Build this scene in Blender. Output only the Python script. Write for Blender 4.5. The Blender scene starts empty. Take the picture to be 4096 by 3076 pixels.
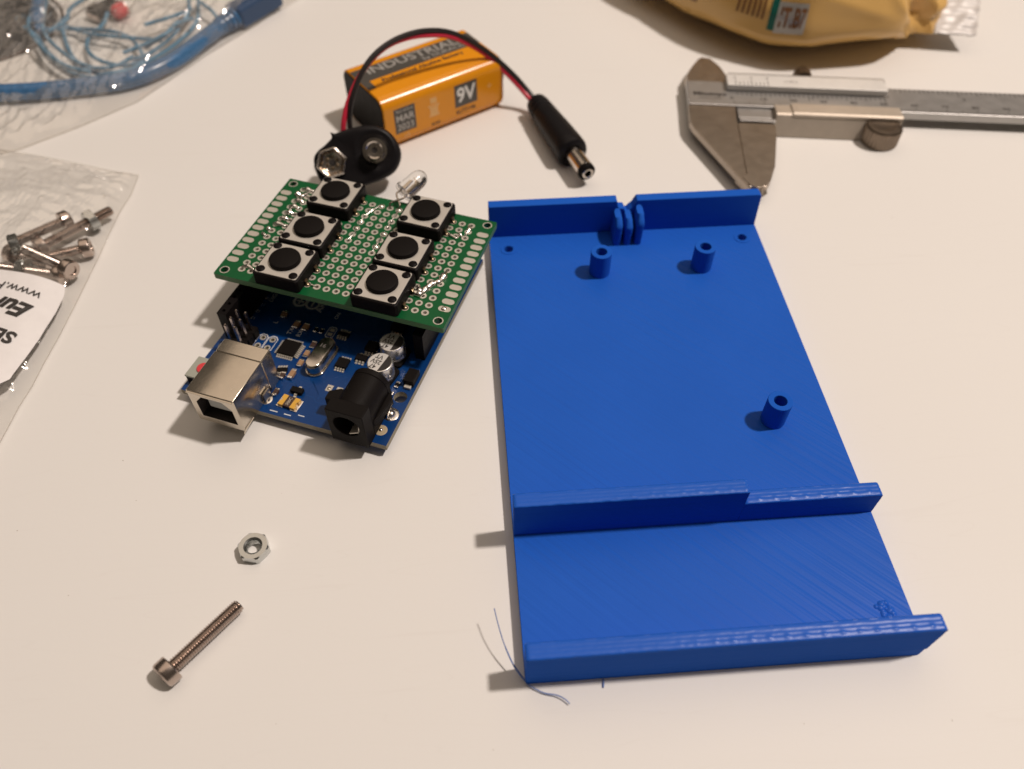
import bpy, bmesh, math, random
from mathutils import Vector, Matrix, noise
R = math.radians
S = 0.001                                   # everything below is written in millimetres
random.seed(7)
scene = bpy.context.scene
COL = scene.collection

# ------------------------------------------------------------------ camera
cam = bpy.data.cameras.new("camera")
co = bpy.data.objects.new("camera", cam)
COL.objects.link(co)
co.location = (-5.79 * S, -47.15 * S, 150.08 * S)
co.rotation_euler = (0.6726, 0.001, -0.0726)
cam.sensor_width = 36.0
cam.lens = 36.0 * 3125.2 / 4096.0
cam.clip_start = 0.005
cam.clip_end = 30.0
cam.dof.use_dof = True
cam.dof.focus_distance = 0.172
cam.dof.aperture_fstop = 12.5
scene.camera = co

# ------------------------------------------------------------------ world and lamps
w = bpy.data.worlds.new("World")
scene.world = w
w.use_nodes = True
bg = w.node_tree.nodes["Background"]
bg.inputs["Color"].default_value = (0.165, 0.135, 0.105, 1)
bg.inputs["Strength"].default_value = 0.42


def area_lamp(name, loc, target, size, power, color, shape='DISK'):
    l = bpy.data.lights.new(name, 'AREA')
    l.shape = shape
    l.size = size
    l.energy = power
    l.color = color
    o = bpy.data.objects.new(name, l)
    COL.objects.link(o)
    o.location = loc
    d = Vector(target) - Vector(loc)
    o.rotation_euler = d.to_track_quat('-Z', 'Y').to_euler()
    return o


area_lamp("room_lamp", (0.83, 0.10, 1.5), (0, 0.1, 0), 0.115, 24.3, (1.0, 0.875, 0.785))
area_lamp("ceiling_glow", (0.0, 0.85, 1.75), (0.0, 0.85, 0), 2.3, 13.0, (1.0, 0.80, 0.63), 'SQUARE')
scene.view_settings.view_transform = 'Standard'
scene.view_settings.look = 'None'
scene.view_settings.exposure = 0.0
scene.view_settings.gamma = 1.0
scene.render.engine = 'CYCLES'
scene.cycles.max_bounces = 12
scene.cycles.transparent_max_bounces = 16

# ------------------------------------------------------------------ materials


class NT:
    def __init__(s, name):
        s.m = bpy.data.materials.new(name)
        s.m.use_nodes = True
        s.t = s.m.node_tree
        s.p = s.t.nodes["Principled BSDF"]
        s.out = s.t.nodes["Material Output"]

    def n(s, typ, **kw):
        x = s.t.nodes.new(typ)
        for k, v in kw.items():
            if k in x.inputs.keys():
                x.inputs[k].default_value = v
            else:
                setattr(x, k, v)
        return x

    def l(s, a, b):
        s.t.links.new(a, b)


def mat(name, color, rough=0.5, metal=0.0, spec=0.5, var=0.06, vscale=400.0, bump=0.0, bscale=1500.0, rvar=0.08,
        trans=0.0, ior=1.45, coat=0.0, alpha=1.0):
    """principled with procedural mottling of colour, roughness and an optional fine relief"""
    k = NT(name)
    p = k.p
    p.inputs["Metallic"].default_value = metal
    p.inputs["Specular IOR Level"].default_value = spec
    p.inputs["IOR"].default_value = ior
    p.inputs["Transmission Weight"].default_value = trans
    p.inputs["Coat Weight"].default_value = coat
    tc = k.n("ShaderNodeTexCoord")
    nz = k.n("ShaderNodeTexNoise", Scale=vscale, Detail=4.0)
    k.l(tc.outputs["Object"], nz.inputs["Vector"])
    mx = k.n("ShaderNodeMix", data_type='RGBA')
    mx.inputs[6].default_value = tuple(max(0, c * (1 - var)) for c in color) + (1,)
    mx.inputs[7].default_value = tuple(min(1, c * (1 + var)) for c in color) + (1,)
    k.l(nz.outputs["Fac"], mx.inputs[0])
    k.l(mx.outputs[2], p.inputs["Base Color"])
    mr = k.n("ShaderNodeMapRange")
    mr.inputs[3].default_value = max(0.02, rough - rvar)
    mr.inputs[4].default_value = min(1, rough + rvar)
    nz2 = k.n("ShaderNodeTexNoise", Scale=vscale * 0.7, Detail=3.0)
    k.l(tc.outputs["Object"], nz2.inputs["Vector"])
    k.l(nz2.outputs["Fac"], mr.inputs[0])
    k.l(mr.outputs[0], p.inputs["Roughness"])
    if bump:
        nb = k.n("ShaderNodeTexNoise", Scale=bscale, Detail=3.0)
        k.l(tc.outputs["Object"], nb.inputs["Vector"])
        b = k.n("ShaderNodeBump", Strength=bump, Distance=0.0002)
        k.l(nb.outputs["Fac"], b.inputs["Height"])
        k.l(b.outputs[0], p.inputs["Normal"])
    k.m.diffuse_color = tuple(color) + (1,)
    return k.m


def mat_table():
    k = NT("white_laminate")
    p = k.p
    tc = k.n("ShaderNodeTexCoord")
    n1 = k.n("ShaderNodeTexNoise", Scale=9.0, Detail=3.0)
    n2 = k.n("ShaderNodeTexNoise", Scale=900.0, Detail=2.0)
    k.l(tc.outputs["Object"], n1.inputs["Vector"])
    k.l(tc.outputs["Object"], n2.inputs["Vector"])
    mx = k.n("ShaderNodeMix", data_type='RGBA')
    mx.inputs[6].default_value = (0.742, 0.73, 0.71, 1)
    mx.inputs[7].default_value = (0.765, 0.755, 0.737, 1)
    k.l(n1.outputs["Fac"], mx.inputs[0])
    # faint hair-like scuffs
    wv = k.n("ShaderNodeTexNoise", Scale=22.0, Detail=1.0)
    mp = k.n("ShaderNodeMapping")
    mp.inputs["Rotation"].default_value = (0, 0, 0.35)
    mp.inputs["Scale"].default_value = (0.6, 9.0, 1)
    k.l(tc.outputs["Object"], mp.inputs[0])
    k.l(mp.outputs[0], wv.inputs["Vector"])
    rp = k.n("ShaderNodeValToRGB")
    rp.color_ramp.elements[0].position = 0.495
    rp.color_ramp.elements[0].color = (1, 1, 1, 1)
    rp.color_ramp.elements[1].position = 0.5
    rp.color_ramp.elements[1].color = (0.985, 0.982, 0.98, 1)
    e = rp.color_ramp.elements.new(0.505)
    e.color = (1, 1, 1, 1)
    k.l(wv.outputs["Fac"], rp.inputs[0])
    m2 = k.n("ShaderNodeMix", data_type='RGBA', blend_type='MULTIPLY')
    m2.inputs[0].default_value = 1.0
    k.l(mx.outputs[2], m2.inputs[6])
    k.l(rp.outputs[0], m2.inputs[7])
    k.l(m2.outputs[2], p.inputs["Base Color"])
    p.inputs["Roughness"].default_value = 0.5
    p.inputs["Specular IOR Level"].default_value = 0.14
    b = k.n("ShaderNodeBump", Strength=0.12, Distance=0.0001)
    k.l(n2.outputs["Fac"], b.inputs["Height"])
    k.l(b.outputs[0], p.inputs["Normal"])
    return k.m


def mat_print(name, kind):
    """blue 3D-print plastic: 'flat' has diagonal infill lines, 'wall' has stacked layer lines"""
    k = NT(name)
    p = k.p
    p.inputs["Roughness"].default_value = {'flat': 0.36, 'wall': 0.7, 'top': 0.34}[kind]
    p.inputs["Specular IOR Level"].default_value = {'flat': 0.12, 'wall': 0.04, 'top': 0.24}[kind]
    tc = k.n("ShaderNodeTexCoord")
    sx = k.n("ShaderNodeSeparateXYZ")
    k.l(tc.outputs["Object"], sx.inputs[0])
    nz = k.n("ShaderNodeTexNoise", Scale=60.0, Detail=3.0)
    k.l(tc.outputs["Object"], nz.inputs["Vector"])
    mx = k.n("ShaderNodeMix", data_type='RGBA')
    mx.inputs[6].default_value = (0.012, 0.096, 0.49, 1)
    mx.inputs[7].default_value = (0.015, 0.110, 0.55, 1)
    k.l(nz.outputs["Fac"], mx.inputs[0])
    k.l(mx.outputs[2], p.inputs["Base Color"])
    mp = k.n("ShaderNodeMapping")
    wn = k.n("ShaderNodeTexNoise", Scale=1.0, Detail=2.0)
    wn.noise_dimensions = '3D'
    ro = k.n("ShaderNodeMapping")
    k.l(tc.outputs["Object"], ro.inputs[0])
    if kind == 'flat':
        ro.inputs["Rotation"].default_value = (0, 0, R(45))
        mp.inputs["Scale"].default_value = (8, 800, 8)
        st, dist = 1.0, 0.0003
    elif kind == 'top':
        mp.inputs["Scale"].default_value = (500, 700, 20)
        st, dist = 0.25, 0.0002
    else:
        mp.inputs["Scale"].default_value = (10, 10, 1500)
        st, dist = 0.3, 0.0002
    k.l(ro.outputs[0], mp.inputs[0])
    k.l(mp.outputs[0], wn.inputs["Vector"])
    # patches where the lines are felt more strongly
    n3 = k.n("ShaderNodeTexNoise", Scale=28.0, Detail=1.0)
    k.l(tc.outputs["Object"], n3.inputs["Vector"])
    mr = k.n("ShaderNodeMapRange")
    mr.inputs[1].default_value = 0.35
    mr.inputs[2].default_value = 0.7
    mr.inputs[3].default_value = 0.4
    mr.inputs[4].default_value = 1.0
    k.l(n3.outputs["Fac"], mr.inputs[0])
    mu = k.n("ShaderNodeMath", operation='MULTIPLY')
    k.l(wn.outputs["Fac"], mu.inputs[0])
    k.l(mr.outputs[0], mu.inputs[1])
    b = k.n("ShaderNodeBump", Strength=st, Distance=dist)
    k.l(mu.outputs[0], b.inputs["Height"])
    k.l(b.outputs[0], p.inputs["Normal"])
    return k.m


def mat_film(name, haze, tint=(0.97, 0.96, 0.95), gl=1.0):
    """thin clear plastic sheet: mostly see-through, glossy at a slant, a little milky"""
    k = NT(name)
    k.t.nodes.remove(k.p)
    tr = k.n("ShaderNodeBsdfTransparent")
    tr.inputs[0].default_value = tint + (1,)
    gs = k.n("ShaderNodeBsdfGlossy", Roughness=0.09)
    gs.inputs[0].default_value = (1, 0.98, 0.96, 1)
    df = k.n("ShaderNodeBsdfDiffuse")
    df.inputs[0].default_value = (0.75, 0.73, 0.7, 1)
    lw = k.n("ShaderNodeLayerWeight", Blend=0.5)
    pw = k.n("ShaderNodeMath", operation='POWER')
    pw.inputs[1].default_value = 3.5
    fr = k.n("ShaderNodeMath", operation='MULTIPLY_ADD')
    fr.inputs[1].default_value = 0.9
    fr.inputs[2].default_value = 0.07
    k.l(lw.outputs["Facing"], pw.inputs[0])
    k.l(pw.outputs[0], fr.inputs[0])
    tc = k.n("ShaderNodeTexCoord")
    nz = k.n("ShaderNodeTexNoise", Scale=120.0, Detail=3.0)
    k.l(tc.outputs["Object"], nz.inputs["Vector"])
    b = k.n("ShaderNodeBump", Strength=0.4, Distance=0.001)
    k.l(nz.outputs["Fac"], b.inputs["Height"])
    k.l(b.outputs[0], gs.inputs["Normal"])
    k.l(b.outputs[0], lw.inputs["Normal"])
    m1 = k.n("ShaderNodeMixShader")
    mh = k.n("ShaderNodeMath", operation='MULTIPLY')
    mh.inputs[1].default_value = haze * 2
    k.l(nz.outputs["Fac"], mh.inputs[0])
    k.l(mh.outputs[0], m1.inputs[0])
    k.l(tr.outputs[0], m1.inputs[1])
    k.l(df.outputs[0], m1.inputs[2])
    m2 = k.n("ShaderNodeMixShader")
    mg = k.n("ShaderNodeMath", operation='MULTIPLY')
    mg.inputs[1].default_value = gl
    k.l(fr.outputs[0], mg.inputs[0])
    k.l(mg.outputs[0], m2.inputs[0])
    k.l(m1.outputs[0], m2.inputs[1])
    k.l(gs.outputs[0], m2.inputs[2])
    k.l(m2.outputs[0], k.out.inputs[0])
    return k.m


M = {}
M['table'] = mat_table()
M['flat'] = mat_print("blue_print_infill", 'flat')
M['wall'] = mat_print("blue_print_layers", 'wall')
M['walltop'] = mat_print("blue_print_beads", 'top')
M['strand'] = mat("pale_blue_filament", (0.12, 0.2, 0.46), 0.35)
M['green'] = mat("green_solder_mask", (0.004, 0.088, 0.026), 0.33, spec=0.3, var=0.12, vscale=150, bump=0.08)
M['green_edge'] = mat("green_board_edge", (0.09, 0.2, 0.09), 0.6)
M['tin'] = mat("tinned_pad", (0.60, 0.565, 0.50), 0.5, 0.55, bump=0.15, bscale=900, var=0.12)
M['solder'] = mat("bright_solder", (0.82, 0.78, 0.74), 0.24, 1.0, bump=0.4, bscale=900, var=0.15)
M['blackp'] = mat("black_plastic", (0.008, 0.0066, 0.0066), 0.45, spec=0.07, bump=0.12)
M['blackm'] = mat("matte_black_plastic", (0.009, 0.0075, 0.007), 0.5, spec=0.09, bump=0.2, bscale=2500)
M['blackr'] = mat("black_soft_vinyl", (0.009, 0.008, 0.009), 0.42, spec=0.2, bump=0.1)
M['swmetal'] = mat("switch_cover_metal", (0.60, 0.57, 0.52), 0.5, 0.5, var=0.08, bump=0.1)
M['steel'] = mat("nickel_plated_shell", (0.59, 0.53, 0.445), 0.24, 0.97, var=0.05, bump=0.05)
M['brightsteel'] = mat("bright_nickel", (0.66, 0.60, 0.54), 0.16, 1.0, var=0.05)
M['screwsteel'] = mat("stainless_steel", (0.50, 0.42, 0.375), 0.24, 1.0, var=0.08)
M['zinc'] = mat("zinc_plated_steel", (0.58, 0.595, 0.585), 0.25, 1.0, var=0.06)
M['satin'] = mat("satin_chrome", (0.46, 0.45, 0.44), 0.42, 0.85, var=0.05, bump=0.05)
M['ground'] = mat("ground_steel", (0.42, 0.36, 0.30), 0.34, 0.95, var=0.08, bump=0.1, bscale=700)
M['slideface'] = mat("brushed_slider_steel", (0.56, 0.49, 0.41), 0.5, 0.55, var=0.08, bump=0.1)
M['vernier'] = mat("white_satin_scale", (0.74, 0.73, 0.71), 0.45, 0.25)
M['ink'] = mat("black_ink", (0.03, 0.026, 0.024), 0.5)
M['knurl'] = mat("dark_knurled_steel", (0.22, 0.175, 0.135), 0.35, 0.95, var=0.1)
M['scaleink'] = mat("scale_ink", (0.06, 0.055, 0.05), 0.5)
M['inkfaint'] = mat("grey_ink", (0.16, 0.15, 0.14), 0.5)
M['inkpale'] = mat("faint_grey_ink", (0.4, 0.385, 0.37), 0.5)
M['blue'] = mat("blue_solder_mask", (0.003, 0.036, 0.15), 0.27, spec=0.3, var=0.18, vscale=120, bump=0.06)
M['trace'] = mat("blue_covered_copper", (0.004, 0.046, 0.18), 0.25, spec=0.3)
M['fr4'] = mat("board_cut_edge", (0.27, 0.24, 0.18), 0.7, var=0.2)
M['silk'] = mat("white_silkscreen", (0.62, 0.64, 0.66), 0.5)
M['grey'] = mat("pale_grey_plastic", (0.43, 0.44, 0.42), 0.45)
M['greyk'] = mat("button_grey_cover", (0.33, 0.34, 0.29), 0.5)
M['lining'] = mat("grey_socket_lining", (0.045, 0.038, 0.036), 0.5)
M['red'] = mat("red_plastic", (0.62, 0.045, 0.055), 0.4)
M['can'] = mat("aluminium_can", (0.74, 0.72, 0.70), 0.28, 0.9, var=0.04)
M['cantop'] = mat("aluminium_can_top", (0.68, 0.665, 0.64), 0.5, 0.35)
M['gold'] = mat("gold_plate", (0.72, 0.45, 0.16), 0.3, 0.9)
M['amber'] = mat("amber_resin", (0.62, 0.35, 0.05), 0.35)
M['darkbrown'] = mat("dark_brown_resin", (0.055, 0.03, 0.022), 0.4)
M['tan'] = mat("tan_ceramic", (0.34, 0.20, 0.11), 0.45)
M['tanpad'] = mat("tan_pad", (0.42, 0.34, 0.22), 0.5)
M['pin'] = mat("dull_gold_pin", (0.33, 0.25, 0.17), 0.3, 0.95)
M['orange'] = mat("orange_label", (0.74, 0.285, 0.008), 0.23, spec=0.55, var=0.03)
M['band'] = mat("charcoal_print", (0.075, 0.07, 0.062), 0.3, var=0.1)
M['silver'] = mat("silver_print", (0.50, 0.48, 0.45), 0.3, 0.3)
M['whitep'] = mat("white_print", (0.78, 0.77, 0.74), 0.4)
M['paleor'] = mat("pale_orange_print", (0.76, 0.44, 0.16), 0.35)
M['redwire'] = mat("red_wire_jacket", (0.60, 0.025, 0.06), 0.35)
M['blkwire'] = mat("black_wire_jacket", (0.018, 0.014, 0.014), 0.38)
M['clear'] = mat("clear_epoxy", (0.95, 0.94, 0.93), 0.16, trans=1.0, ior=1.45, var=0.01, rvar=0.04)
M['bagfilm'] = mat_film("clear_bag_film", 0.10, (0.975, 0.965, 0.95))
M['bagfilm2'] = mat_film("clear_bag_film_crisp", 0.03, (0.985, 0.98, 0.97), 1.0)
M['label'] = mat("white_sticker_paper", (0.76, 0.74, 0.74), 0.5)
M['bluecable'] = mat("translucent_blue_jacket", (0.05, 0.145, 0.30), 0.22, var=0.5, vscale=700)
M['bluewire'] = mat("pale_blue_wire_jacket", (0.07, 0.24, 0.40), 0.4)
M['darkplug'] = mat("dark_blue_plug", (0.03, 0.065, 0.14), 0.4)
M['yellow'] = mat("yellow_foil_wrap", (0.66, 0.41, 0.14), 0.3, var=0.06, vscale=40)
M['crimp'] = mat("silvery_foil_seal", (0.62, 0.60, 0.59), 0.45, 0.1, bump=0.2, bscale=500)
M['brownp'] = mat("brown_print", (0.22, 0.10, 0.04), 0.4)
M['tealp'] = mat("teal_print", (0.008, 0.12, 0.09), 0.4)
M['dust'] = mat("grey_dust", (0.45, 0.41, 0.37), 0.9)

# ------------------------------------------------------------------ mesh helpers


class MB:
    def __init__(s):
        s.v, s.f, s.mi = [], [], []

    def add(s, vs, fs, X=None, mi=0):
        o = len(s.v)
        for q in vs:
            q = Vector(q)
            s.v.append(X @ q if X is not None else q)
        for f in fs:
            s.f.append([o + i for i in f])
            s.mi.append(mi)
        return s

    def box(s, x0, x1, y0, y1, z0, z1, X=None, mi=0):
        vs = [(x, y, z) for z in (z0, z1) for y in (y0, y1) for x in (x0, x1)]
        return s.add(vs, [(0, 2, 3, 1), (4, 5, 7, 6), (0, 1, 5, 4), (2, 6, 7, 3), (0, 4, 6, 2), (1, 3, 7, 5)], X, mi)

    def prism(s, poly, z0, z1, X=None, mi=0, top=None):
        n = len(poly)
        tp = top or poly
        vs = [(x, y, z0) for x, y in poly] + [(x, y, z1) for x, y in tp]
        fs = [tuple(range(n))[::-1], tuple(range(n, 2 * n))] + [(i, (i + 1) % n, n + (i + 1) % n, n + i) for i in range(n)]
        return s.add(vs, fs, X, mi)

    def lathe(s, prof, n=24, X=None, mi=0):
        """prof = [(r, z)...] about z; r = 0 closes to a point"""
        vs, rings = [], []
        for r, z in prof:
            if r < 1e-6:
                rings.append([len(vs)])
                vs.append((0, 0, z))
            else:
                rings.append(list(range(len(vs), len(vs) + n)))
                vs += [(r * math.cos(2 * math.pi * i / n), r * math.sin(2 * math.pi * i / n), z) for i in range(n)]
        fs = []
        for a, b in zip(rings, rings[1:]):
            for i in range(n):
                j = (i + 1) % n
                if len(a) == 1 and len(b) == 1:
                    continue
                if len(a) == 1:
                    fs.append((a[0], b[j], b[i]))
                elif len(b) == 1:
                    fs.append((a[i], a[j], b[0]))
                else:
                    fs.append((a[i], a[j], b[j], b[i]))
        return s.add(vs, fs, X, mi)

    def tube(s, pts, r, n=10, X=None, mi=0, cap=True):
        pts = [Vector(q) for q in pts]
        rr = r if isinstance(r, (list, tuple)) else [r] * len(pts)
        vs, fs = [], []
        t0 = (pts[1] - pts[0]).normalized()
        up = Vector((0, 0, 1)) if abs(t0.z) < 0.9 else Vector((1, 0, 0))
        nx = t0.cross(up).normalized()
        for i, q in enumerate(pts):
            a = pts[max(i - 1, 0)]
            b = pts[min(i + 1, len(pts) - 1)]
            t = (b - a).normalized()
            nx = (nx - t * nx.dot(t)).normalized()
            ny = t.cross(nx)
            for k in range(n):
                c = 2 * math.pi * k / n
                vs.append(q + (nx * math.cos(c) + ny * math.sin(c)) * rr[i])
        for i in range(len(pts) - 1):
            for k in range(n):
                j = (k + 1) % n
                fs.append((i * n + k, i * n + j, (i + 1) * n + j, (i + 1) * n + k))
        if cap:
            fs.append(tuple(range(n))[::-1])
            fs.append(tuple(range((len(pts) - 1) * n, len(pts) * n)))
        return s.add(vs, fs, X, mi)

    def grid(s, fn, nu, nv, X=None, mi=0, closed_u=False):
        vs = [fn(i / nu, j / nv) for j in range(nv + 1) for i in range(nu + (0 if closed_u else 1))]
        W = nu + (0 if closed_u else 1)
        fs = []
        for j in range(nv):
            for i in range(nu):
                a, b = j * W + i, j * W + (i + 1) % W
                fs.append((a, b, b + W, a + W))
        return s.add(vs, fs, X, mi)

    def plate(s, outer, holes, z0, z1, X=None, mi=0, side_mi=None, hole_mi=None):
        """flat sheet with real holes through it"""
        bm = bmesh.new()
        loops, edges = [], []
        for lp in [outer] + holes:
            vs = [bm.verts.new((x, y, 0)) for x, y in lp]
            loops.append(vs)
            for i in range(len(vs)):
                edges.append(bm.edges.new((vs[i], vs[(i + 1) % len(vs)])))
        bmesh.ops.triangle_fill(bm, use_beauty=True, edges=edges)
        bm.verts.index_update()
        n = len(bm.verts)
        pts = [(v.co.x, v.co.y) for v in bm.verts]
        top, bot = [], []
        for f in bm.faces:
            ids = [v.index for v in f.verts]
            if f.normal.z < 0:
                ids.reverse()
            top.append([i + n for i in ids])
            bot.append(ids[::-1])
        li = [[v.index for v in vs] for vs in loops]
        bm.free()
        vs = [(x, y, z0) for x, y in pts] + [(x, y, z1) for x, y in pts]
        o = len(s.v)
        s.add(vs, top + bot, X, mi)
        for q, ids in enumerate(li):
            area = sum(pts[a][0] * pts[b][1] - pts[b][0] * pts[a][1] for a, b in zip(ids, ids[1:] + ids[:1]))
            ccw = area > 0
            for a, b in zip(ids, ids[1:] + ids[:1]):
                f = (a, b, b + n, a + n) if ccw == (q == 0) else (b, a, a + n, b + n)
                s.f.append([o + i for i in f])
                m_ = side_mi if q == 0 else hole_mi
                s.mi.append(mi if m_ is None else m_)
        return s

    def text(s, body, size, X, bold=0.0, shear=0.0, align='LEFT', z=0.03, sx=1.0, mi=0):
        vs, fs = text_geo(body, bold, shear, align)
        return s.add([(x * size * sx, y * size, z) for x, y in vs], fs, X, mi)

    def mesh(s, name, mats, smooth=35):
        me = bpy.data.meshes.new(name)
        me.from_pydata([tuple(q * S) for q in s.v], [], s.f)
        for m in (mats if isinstance(mats, (list, tuple)) else [mats]):
            me.materials.append(M[m])
        me.polygons.foreach_set("material_index", s.mi)
        if smooth:
            me.polygons.foreach_set("use_smooth", [True] * len(me.polygons))
            me.set_sharp_from_angle(angle=R(smooth))
        me.update()
        return me

    def build(s, name, mats, parent=None, loc=None, rot=None, smooth=35, bevel=0.0, kind=None, label=None, seg=2):
        o = bpy.data.objects.new(name, s.mesh(name, mats, smooth))
        return place(o, parent, loc, rot, bevel, kind, label, seg)


def place(o, parent=None, loc=None, rot=None, bevel=0.0, kind=None, label=None, seg=2):
    COL.objects.link(o)
    if parent:
        o.parent = parent
    if loc:
        o.location = Vector(loc) * S
    if rot:
        o.rotation_euler = rot
    if bevel:
        b = o.modifiers.new("bevel", 'BEVEL')
        b.width = bevel * S
        b.segments = seg
        b.limit_method = 'ANGLE'
        b.angle_limit = R(40)
        b.harden_normals = False
    if kind:
        o['kind'] = kind
    if label:
        o['label'] = label
    return o


def inst(src, parent, loc=None, rot=None):
    c = src.copy()
    COL.objects.link(c)
    c.parent = parent
    if loc is not None:
        c.location = Vector(loc) * S
    if rot is not None:
        c.rotation_euler = rot
    return c


def copy_tree(o, parent=None):
    c = o.copy()
    COL.objects.link(c)
    c.parent = parent
    for ch in list(o.children):
        copy_tree(ch, c)
    return c


_tc = {}


def text_geo(body, bold, shear, align):
    key = (body, bold, shear, align)
    if key not in _tc:
        cu = bpy.data.curves.new("t", 'FONT')
        cu.body = body
        cu.align_x = align
        cu.align_y = 'CENTER'
        cu.offset = bold
        cu.shear = shear
        cu.resolution_u = 3
        cu.fill_mode = 'FRONT'
        o = bpy.data.objects.new("t", cu)
        COL.objects.link(o)
        dg = bpy.context.evaluated_depsgraph_get()
        me = bpy.data.meshes.new_from_object(o.evaluated_get(dg))
        _tc[key] = ([(v.co.x, v.co.y) for v in me.vertices], [tuple(f.vertices) for f in me.polygons])
        bpy.data.objects.remove(o)
        bpy.data.curves.remove(cu)
        bpy.data.meshes.remove(me)
    return _tc[key]


def frame(o, x, y):
    """matrix with origin o, local x along x, local y close to y"""
    x = Vector(x).normalized()
    z = x.cross(Vector(y)).normalized()
    y = z.cross(x)
    m = Matrix((x, y, z)).transposed().to_4x4()
    m.translation = Vector(o)
    return m


def axis(o, d, up=(0, 0, 1)):
    """matrix whose z axis runs along d from o"""
    d = Vector(d).normalized()
    u = Vector(up)
    if abs(d.dot(u)) > 0.98:
        u = Vector((1, 0, 0))
    x = u.cross(d).normalized()
    y = d.cross(x)
    m = Matrix((x, y, d)).transposed().to_4x4()
    m.translation = Vector(o)
    return m


def T(x=0, y=0, z=0):
    return Matrix.Translation((x, y, z))


def circ(cx, cy, r, n=12, a0=0.0):
    return [(cx + r * math.cos(a0 + 2 * math.pi * i / n), cy + r * math.sin(a0 + 2 * math.pi * i / n)) for i in range(n)]


def rrect(x0, x1, y0, y1, r, n=4):
    out = []
    for cx, cy, a in ((x1 - r, y0 + r, -90), (x1 - r, y1 - r, 0), (x0 + r, y1 - r, 90), (x0 + r, y0 + r, 180)):
        for i in range(n + 1):
            t = R(a + 90 * i / n)
            out.append((cx + r * math.cos(t), cy + r * math.sin(t)))
    return out


def smooth_path(pts, k=6):
    """Catmull-Rom through the points"""
    P = [Vector(q) for q in pts]
    P = [P[0] * 2 - P[1]] + P + [P[-1] * 2 - P[-2]]
    out = []
    for i in range(1, len(P) - 2):
        a, b, c, d = P[i - 1:i + 3]
        for j in range(k):
            t = j / k
            out.append(0.5 * ((2 * b) + (c - a) * t + (2 * a - 5 * b + 4 * c - d) * t * t + (3 * b - a - 3 * c + d) * t ** 3))
    out.append(P[-2])
    return out


def thing(name, label, cat, loc=(0, 0, 0), rot=(0, 0, 0), group=None):
    o = bpy.data.objects.new(name, None)
    COL.objects.link(o)
    o.empty_display_size = 0.01
    o.location = Vector(loc) * S
    o.rotation_euler = rot
    return tag(o, label, cat, group)


def tag(o, label, cat, group=None):
    o['label'] = label
    o['category'] = cat
    if group:
        o['group'] = group
    return o


def nz(x, y, z=0.0):
    return noise.noise(Vector((x, y, z)))


# ------------------------------------------------------------------ the table (setting)
b = MB().box(-420, 480, -260, 640, -28, 0)
b.build('tabletop', 'table', kind='structure', smooth=0, bevel=1.0)

# ------------------------------------------------------------------ the blue printed base
case = thing('printed_base_plate', 'bright blue plastic base plate with three upright walls and screw posts', 'case part')
W, HF, HB = 76.2, 12.9, 13.8
P3 = [(29.0, 106.8), (56.9, 106.8), (62.0, 54.7)]
holes = [circ(5.1, 117.7, 1.25, 14), circ(71.2, 117.8, 1.25, 14)]
holes += [circ(x, y, 1.5, 16) for x, y in P3]
MB().plate(rrect(0, W, 0, 125.8, 0.5, 2), holes, 0, 3.2, side_mi=1).build('base_plate', ['flat', 'wall'], case, smooth=30)


def ridged_wall(name, x0, x1, y0, y1, z0, z1, dash):
    """printed wall: its top shows the laid beads and the stitches of the infill between them"""
    nx = int((x1 - x0) * 3)
    ny = 16
    D = y1 - y0
    mb = MB()

    def top(x, t):
        z = z1 - 0.055 * abs(math.sin(math.pi * t * 4)) ** 3 - 0.05
        e = min(t, 1 - t) * D
        z -= 0.25 * max(0, 1 - e / 0.3) ** 2
        ex = min(x - x0, x1 - x)
        z -= 0.3 * max(0, 1 - ex / 0.5) ** 2
        if dash:
            z += dash * 0.15 * (0.12 + 0.88 * min(1, max(0, ((x - x0) / (x1 - x0) - 0.3) / 0.25)) if x0 < 40 else 1.0) * max(0, math.sin(x * 2 * math.pi / 3.3 + 1.3 * nz(x * 0.2, 3))) ** 4 * math.exp(-((t - 0.30) / 0.12) ** 2)
        z += 0.03 * nz(x * 0.6, t * 9) + 0.015 * nz(x * 3, t * 3, 5)
        return z
    nl = int((z1 - 0.4 - z0) / 0.4)
    lr = random.Random(int(x0 * 10 + y0))
    prof = [(y0, z0)] + [(y0 + lr.choice((0, 0, 0.015, 0.03, 0.05)), z0 + (z1 - 0.3 - z0) * k / nl) for k in range(1, nl)] + [(y0, z1 - 0.3)]
    rows = []
    for i in range(nx + 1):
        x = x0 + (x1 - x0) * i / nx
        r = [(x, y, z) for y, z in prof]
        r += [(x, y0 + D * j / ny, top(x, j / ny)) for j in range(ny + 1)]
        r += [(x, y1, z0)]
        rows.append(r)
    n = len(rows[0])
    vs = [q for r in rows for q in r]
    fs = [(i * n + j, (i + 1) * n + j, (i + 1) * n + (j + 1) % n, i * n + (j + 1) % n) for i in range(nx) for j in range(n)]
    kinds = [1 if len(prof) - 1 <= j <= len(prof) + ny - 1 else 0 for i in range(nx) for j in range(n)]
    fs += [tuple(range(n)), tuple(range(nx * n, nx * n + n))[::-1]]
    mb.add(vs, fs)
    mb.mi[:len(kinds)] = kinds
    return mb.build(name, ['wall', 'walltop'], case, smooth=50)


ridged_wall('front_wall', 0, W, 0, 3.2, 3.2, HF, 1.0)
ridged_wall('middle_wall', 0, 47.3, 29.4, 32.6, 3.2, 15.0, 0.6)
ridged_wall('middle_wall_step', 47.35, W, 29.4, 32.6, 3.2, 10.4, 1.0)
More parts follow.
